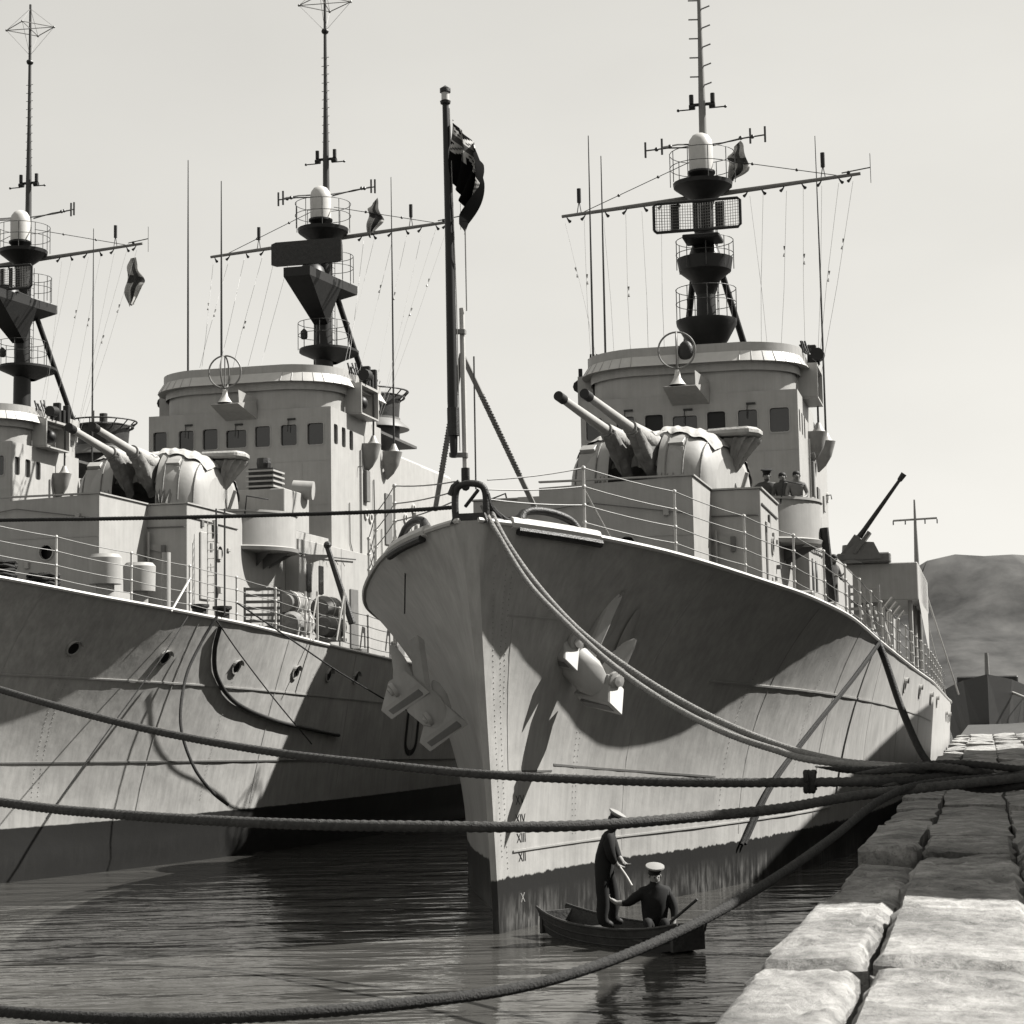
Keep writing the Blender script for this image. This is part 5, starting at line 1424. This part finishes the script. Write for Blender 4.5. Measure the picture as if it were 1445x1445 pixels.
# punt between the bow and the quay
def punt():
    A = at(783, 1303, 29.9); A.z = 0; B = at(973, 1330, 27.3); B.z = 0
    L_ = (B-A).length; d = (B-A).normalized(); rz = math.atan2(d.y, d.x)
    root = empty('punt', None, tuple((A+B)/2), rz); tag(root, 'small dark flat punt with two sailors under the bow', 'boat')
    h = L_/2+.08; n = 16
    st = []
    for i in range(n+1):
        u = -1+2*i/n; w_ = .50*(1-.42*abs(u)**2.2); zt = .26+.16*abs(u)**2.5; zb = -.10+.16*abs(u)**2.5
        st.append((u*h*(1+.0), w_, zt, zb))
    mb = MB(); vs = []
    for x, w_, zt, zb in st: vs += [(x*.93,-w_*.8,zb),(x,-w_,zt),(x,-w_+.03,zt),(x*.93,-w_*.8+.03,zb+.04),(x*.93,w_*.8-.03,zb+.04),(x,w_-.03,zt),(x,w_,zt),(x*.93,w_*.8,zb)]
    mb.add(vs, [(8*i+a, 8*i+8+a, 8*i+8+(a+1)%8, 8*i+(a+1)%8) for i in range(n) for a in range(8)]+[(0,1,2,3),(4,5,6,7),(0,3,4,7)]+[tuple(8*n+q for q in c) for c in ((0,1,2,3),(4,5,6,7),(0,3,4,7))])
    mb.build('hull', M['wood'], root)
    for x in (-h*.93, h*.93): MB().obox((x,0,.20), (.03,0,0), (0,.30,0), (0,0,.17)).build('end_board', M['wood'], root)
    for x in (-.75,.15,.95): MB().box(x-.11,x+.11,-.42,.42,.14,.17).build('thwart', M['wood'], root)
    for zz in (.35, .68):
        for s in (-1, 1):
            MB().tube([(x*(.93+.07*zz), s*(w_*(.8+.2*zz)+.004), zb+(zt-zb)*zz) for x, w_, zt, zb in st], .012, 4).build('plank_edge', M['wood'], root)
    for s in (-1, 1): MB().tube([(st[i][0], s*st[i][1], st[i][2]+.01) for i in range(n+1)], .022, 6).build('gunwale', M['wood'], root, smooth=True)
    return root, rz
punt_root, prz = punt()
um = [M['uniform'], M['uniform'], M['skin'], M['hair']]
o1 = at(857, 1290, 28.8); o1.z = .20
# local frame: +x = image right, -y towards camera
person('sailor in dark uniform and white cap standing bent in the punt', o1, 0, dict(
    pelvis=(-.03,0,.88), belly=(-.05,0,1.05), chest=(.0,-.02,1.27), neck=(.09,-.03,1.44), head=(.13,-.04,1.55), crown=(.145,-.04,1.62),
    shL=(.03,-.19,1.33), elL=(.06,-.24,1.08), wrL=(.17,-.14,.93), paL=(.22,-.10,.90), shR=(.06,.17,1.33), elR=(.16,.20,1.10), wrR=(.24,.06,.98), paR=(.28,.0,.95),
    hipL=(-.08,-.10,.82), knL=(-.06,-.15,.45), anL=(-.09,-.15,.10), toL=(.08,-.18,.06), hipR=(.02,.10,.82), knR=(.10,.16,.45), anR=(.09,.16,.10), toR=(.25,.14,.06)),
    dict(chest=.215, belly=.19, pelvis=.18, shL=.115, shR=.115, elL=.085, elR=.085, hipL=.125, hipR=.125, knL=.11, knR=.11, anL=.105, anR=.105), um, face=(.8,-.35,-.35), group=None)
o2 = at(925, 1300, 28.1); o2.z = .12
person('sailor in dark uniform and white cap seated in the punt', o2, 0, dict(
    pelvis=(.02,0,.20), belly=(.0,-.02,.38), chest=(-.01,-.04,.60), neck=(.0,-.06,.78), head=(.0,-.08,.89), crown=(.0,-.08,.955),
    shL=(-.18,-.04,.67), elL=(-.40,-.06,.52), wrL=(-.40,-.02,.70) if False else (-.56,-.05,.52), paL=(-.62,-.05,.56), shR=(.18,-.02,.67), elR=(.28,-.04,.42), wrR=(.26,-.16,.22), paR=(.24,-.20,.17),
    hipL=(-.09,-.05,.16), knL=(-.14,-.40,.30), anL=(-.15,-.45,.0), toL=(-.16,-.58,-.02), hipR=(.10,-.05,.16), knR=(.12,-.42,.30), anR=(.10,-.46,.0), toR=(.10,-.58,-.02)),
    dict(chest=.21, belly=.20, pelvis=.20, shL=.10, shR=.10, elL=.07, elR=.075), um, face=(.25,-.9,-.3))
rope('thin line held between the two sailors in the punt', [at(874,1222,28.7), at(884,1236,28.4), at(892,1250,28.2)], .014, M['white'], lay=False, group='lines in the punt', name='line')
oar = MB().tube([at(944,1303,27.9), at(984,1269,27.7)], .022, 6); oar = oar.build('paddle', M['wood']); tag(oar, 'dark paddle handle held by the seated sailor', 'paddle')
# crew in the sponson of ship 1
CM = [M['overall'], M['overall'], M['skin'], M['hair']]
def crew(px, py, t, label, cap, lean=0, arm=0, mt=None, tall=1.66):
    p = sat(1, px, py, t); k = tall/1.72
    J = dict(pelvis=(0,0,.92), belly=(0,0,1.08), chest=(0,-.01,1.30), neck=(lean*.04,-.02,1.46), head=(lean*.06,-.03,1.58), crown=(lean*.06,-.03,1.645),
        shL=(-.18,-.01,1.38), elL=(-.26,-.06,1.12), wrL=(-.16,-.26,1.03), paL=(-.12,-.33,1.02), shR=(.18,-.01,1.38), elR=(.26,-.06,1.12), wrR=(.16,-.26,1.03), paR=(.12,-.33,1.02),
        hipL=(-.09,0,.86), knL=(-.10,-.03,.48), anL=(-.10,0,.09), toL=(-.10,-.15,.05), hipR=(.09,0,.86), knR=(.10,-.03,.48), anR=(.10,0,.09), toR=(.10,-.15,.05))
    if arm: J.update(elL=(-.40,.0,1.22), wrL=(-.62,-.05,1.20), paL=(-.70,-.05,1.19))
    J = {a: tuple(c*k for c in b) for a, b in J.items()}
    return person(label, wld(1, p.x, t, 7.35), -.1, J, None, mt or CM, cap=cap, group='crew looking over the sponson')
crew(1082, 676, 15.6, 'leftmost of three crew at the sponson, wearing a dark cap', 'dark', 0, 1, tall=1.70)
crew(1104, 678, 15.5, 'bareheaded man in the middle of three at the sponson', None, 0, tall=1.64)
crew(1124, 679, 15.5, 'rightmost bareheaded man at the sponson in a paler shirt', None, 0, tall=1.66, mt=[mat('worn_shirt', .14, .85, .2, 8), M['overall'], M['skin'], M['hair']])
# figure on the deck behind the sponson
p = sat(1, 1166, 800, 17.5)
person('crewman in dark clothes on the deck right of the sponson', wld(1, p.x+.12, 17.5, 5.45), .6, dict(
    pelvis=(0,0,.92), belly=(0,0,1.08), chest=(.02,-.03,1.30), neck=(.03,-.05,1.46), head=(.04,-.07,1.57), crown=(.04,-.07,1.64),
    shL=(-.18,-.01,1.38), elL=(-.26,-.10,1.15), wrL=(-.10,-.30,1.15), paL=(-.05,-.36,1.16), shR=(.18,-.01,1.38), elR=(.26,-.06,1.12), wrR=(.16,-.26,1.03), paR=(.12,-.33,1.02),
    hipL=(-.09,0,.86), knL=(-.10,-.03,.48), anL=(-.10,0,.09), toL=(-.10,-.15,.05), hipR=(.09,0,.86), knR=(.10,-.03,.48), anR=(.10,0,.09), toR=(.10,-.15,.05)),
    None, CM, cap=None)
p = sat(2, 448, 838, 19.5)
person('crewman in pale shirt behind the canvas rafts', wld(2, p.x, 19.5, 5.2), .3, dict(
    pelvis=(0,0,.92), belly=(0,0,1.08), chest=(.02,-.03,1.30), neck=(.03,-.05,1.46), head=(.04,-.07,1.57), crown=(.04,-.07,1.64),
    shL=(-.18,-.01,1.38), elL=(-.26,-.10,1.15), wrL=(-.10,-.30,1.15), paL=(-.05,-.36,1.16), shR=(.18,-.01,1.38), elR=(.26,-.06,1.12), wrR=(.16,-.26,1.03), paR=(.12,-.33,1.02),
    hipL=(-.09,0,.86), knL=(-.10,-.03,.48), anL=(-.10,0,.09), toL=(-.10,-.15,.05), hipR=(.09,0,.86), knR=(.10,-.03,.48), anR=(.10,0,.09), toR=(.10,-.15,.05)),
    None, [M['white'], M['uniform'], M['skin'], M['hair']], cap=None)

# ------------------------------------------------------------------ vessels behind, at the right
def barge():
    A = at(1322, 1000, 150); root = empty('moored_trawler', None, (A.x, 150, 0), -TH); tag(root, 'dark hulled work vessel moored beyond the nearest ship stern', 'vessel')
    mb = MB(); sec = []
    for i in range(13):
        u = i/12; b = 4.2*min(1, (u*3.2)**.6) if u < .9 else 4.2-3*(u-.9)*10*.3; sec.append((u*38, b, 5.6-2.2*math.sin(min(1, u*1.4)*PI/2)))
    vs = []
    for t, b, z in sec: vs += [(4+b, t-1.5*(1-min(1,t/6)), z), (4+b*.7, t, 0), (4+b*.6, t, -1), (4-b*.6, t, -1), (4-b*.7, t, 0), (4-b, t-1.5*(1-min(1,t/6)), z)]
    mb.add(vs, [(6*i+a, 6*i+6+a, 6*i+6+(a+1)%6, 6*i+(a+1)%6) for i in range(12) for a in range(6)]+[tuple(range(6)), tuple(72+q for q in range(6))]); mb.build('hull', M['iron'], root)
    MB().box(1.5, 6.5, 10, 22, 3.2, 5.6).build('deckhouse', M['iron'], root, bevel=.1)
    for k in range(4): MB().box(2.0+k*1.1, 2.5+k*1.1, 9.95, 9.99, 4.4, 5.0).build('window', M['glass2'], root)
    MB().tube([(4,8,3.5),(4,8,7.5)], [.25,.15], 8).build('mast', M['yard'], root)
    MB().tube([(4,8,5),(8,-2,3.2)], [.15,.1], 8).build('boom', M['white'], root)
    for s in (-1, 1):
        for k in range(9): MB().tube([(4+s*3.9, 4+k*3, 3.4),(4+s*3.9, 4+k*3, 5.0)], .06, 5).build('stanchion', M['yard'], root)
        MB().tube([(4+s*3.9, 4, 5),(4+s*3.9, 30, 4.8)], .05, 5).build('rail_bar', M['yard'], root)
barge()
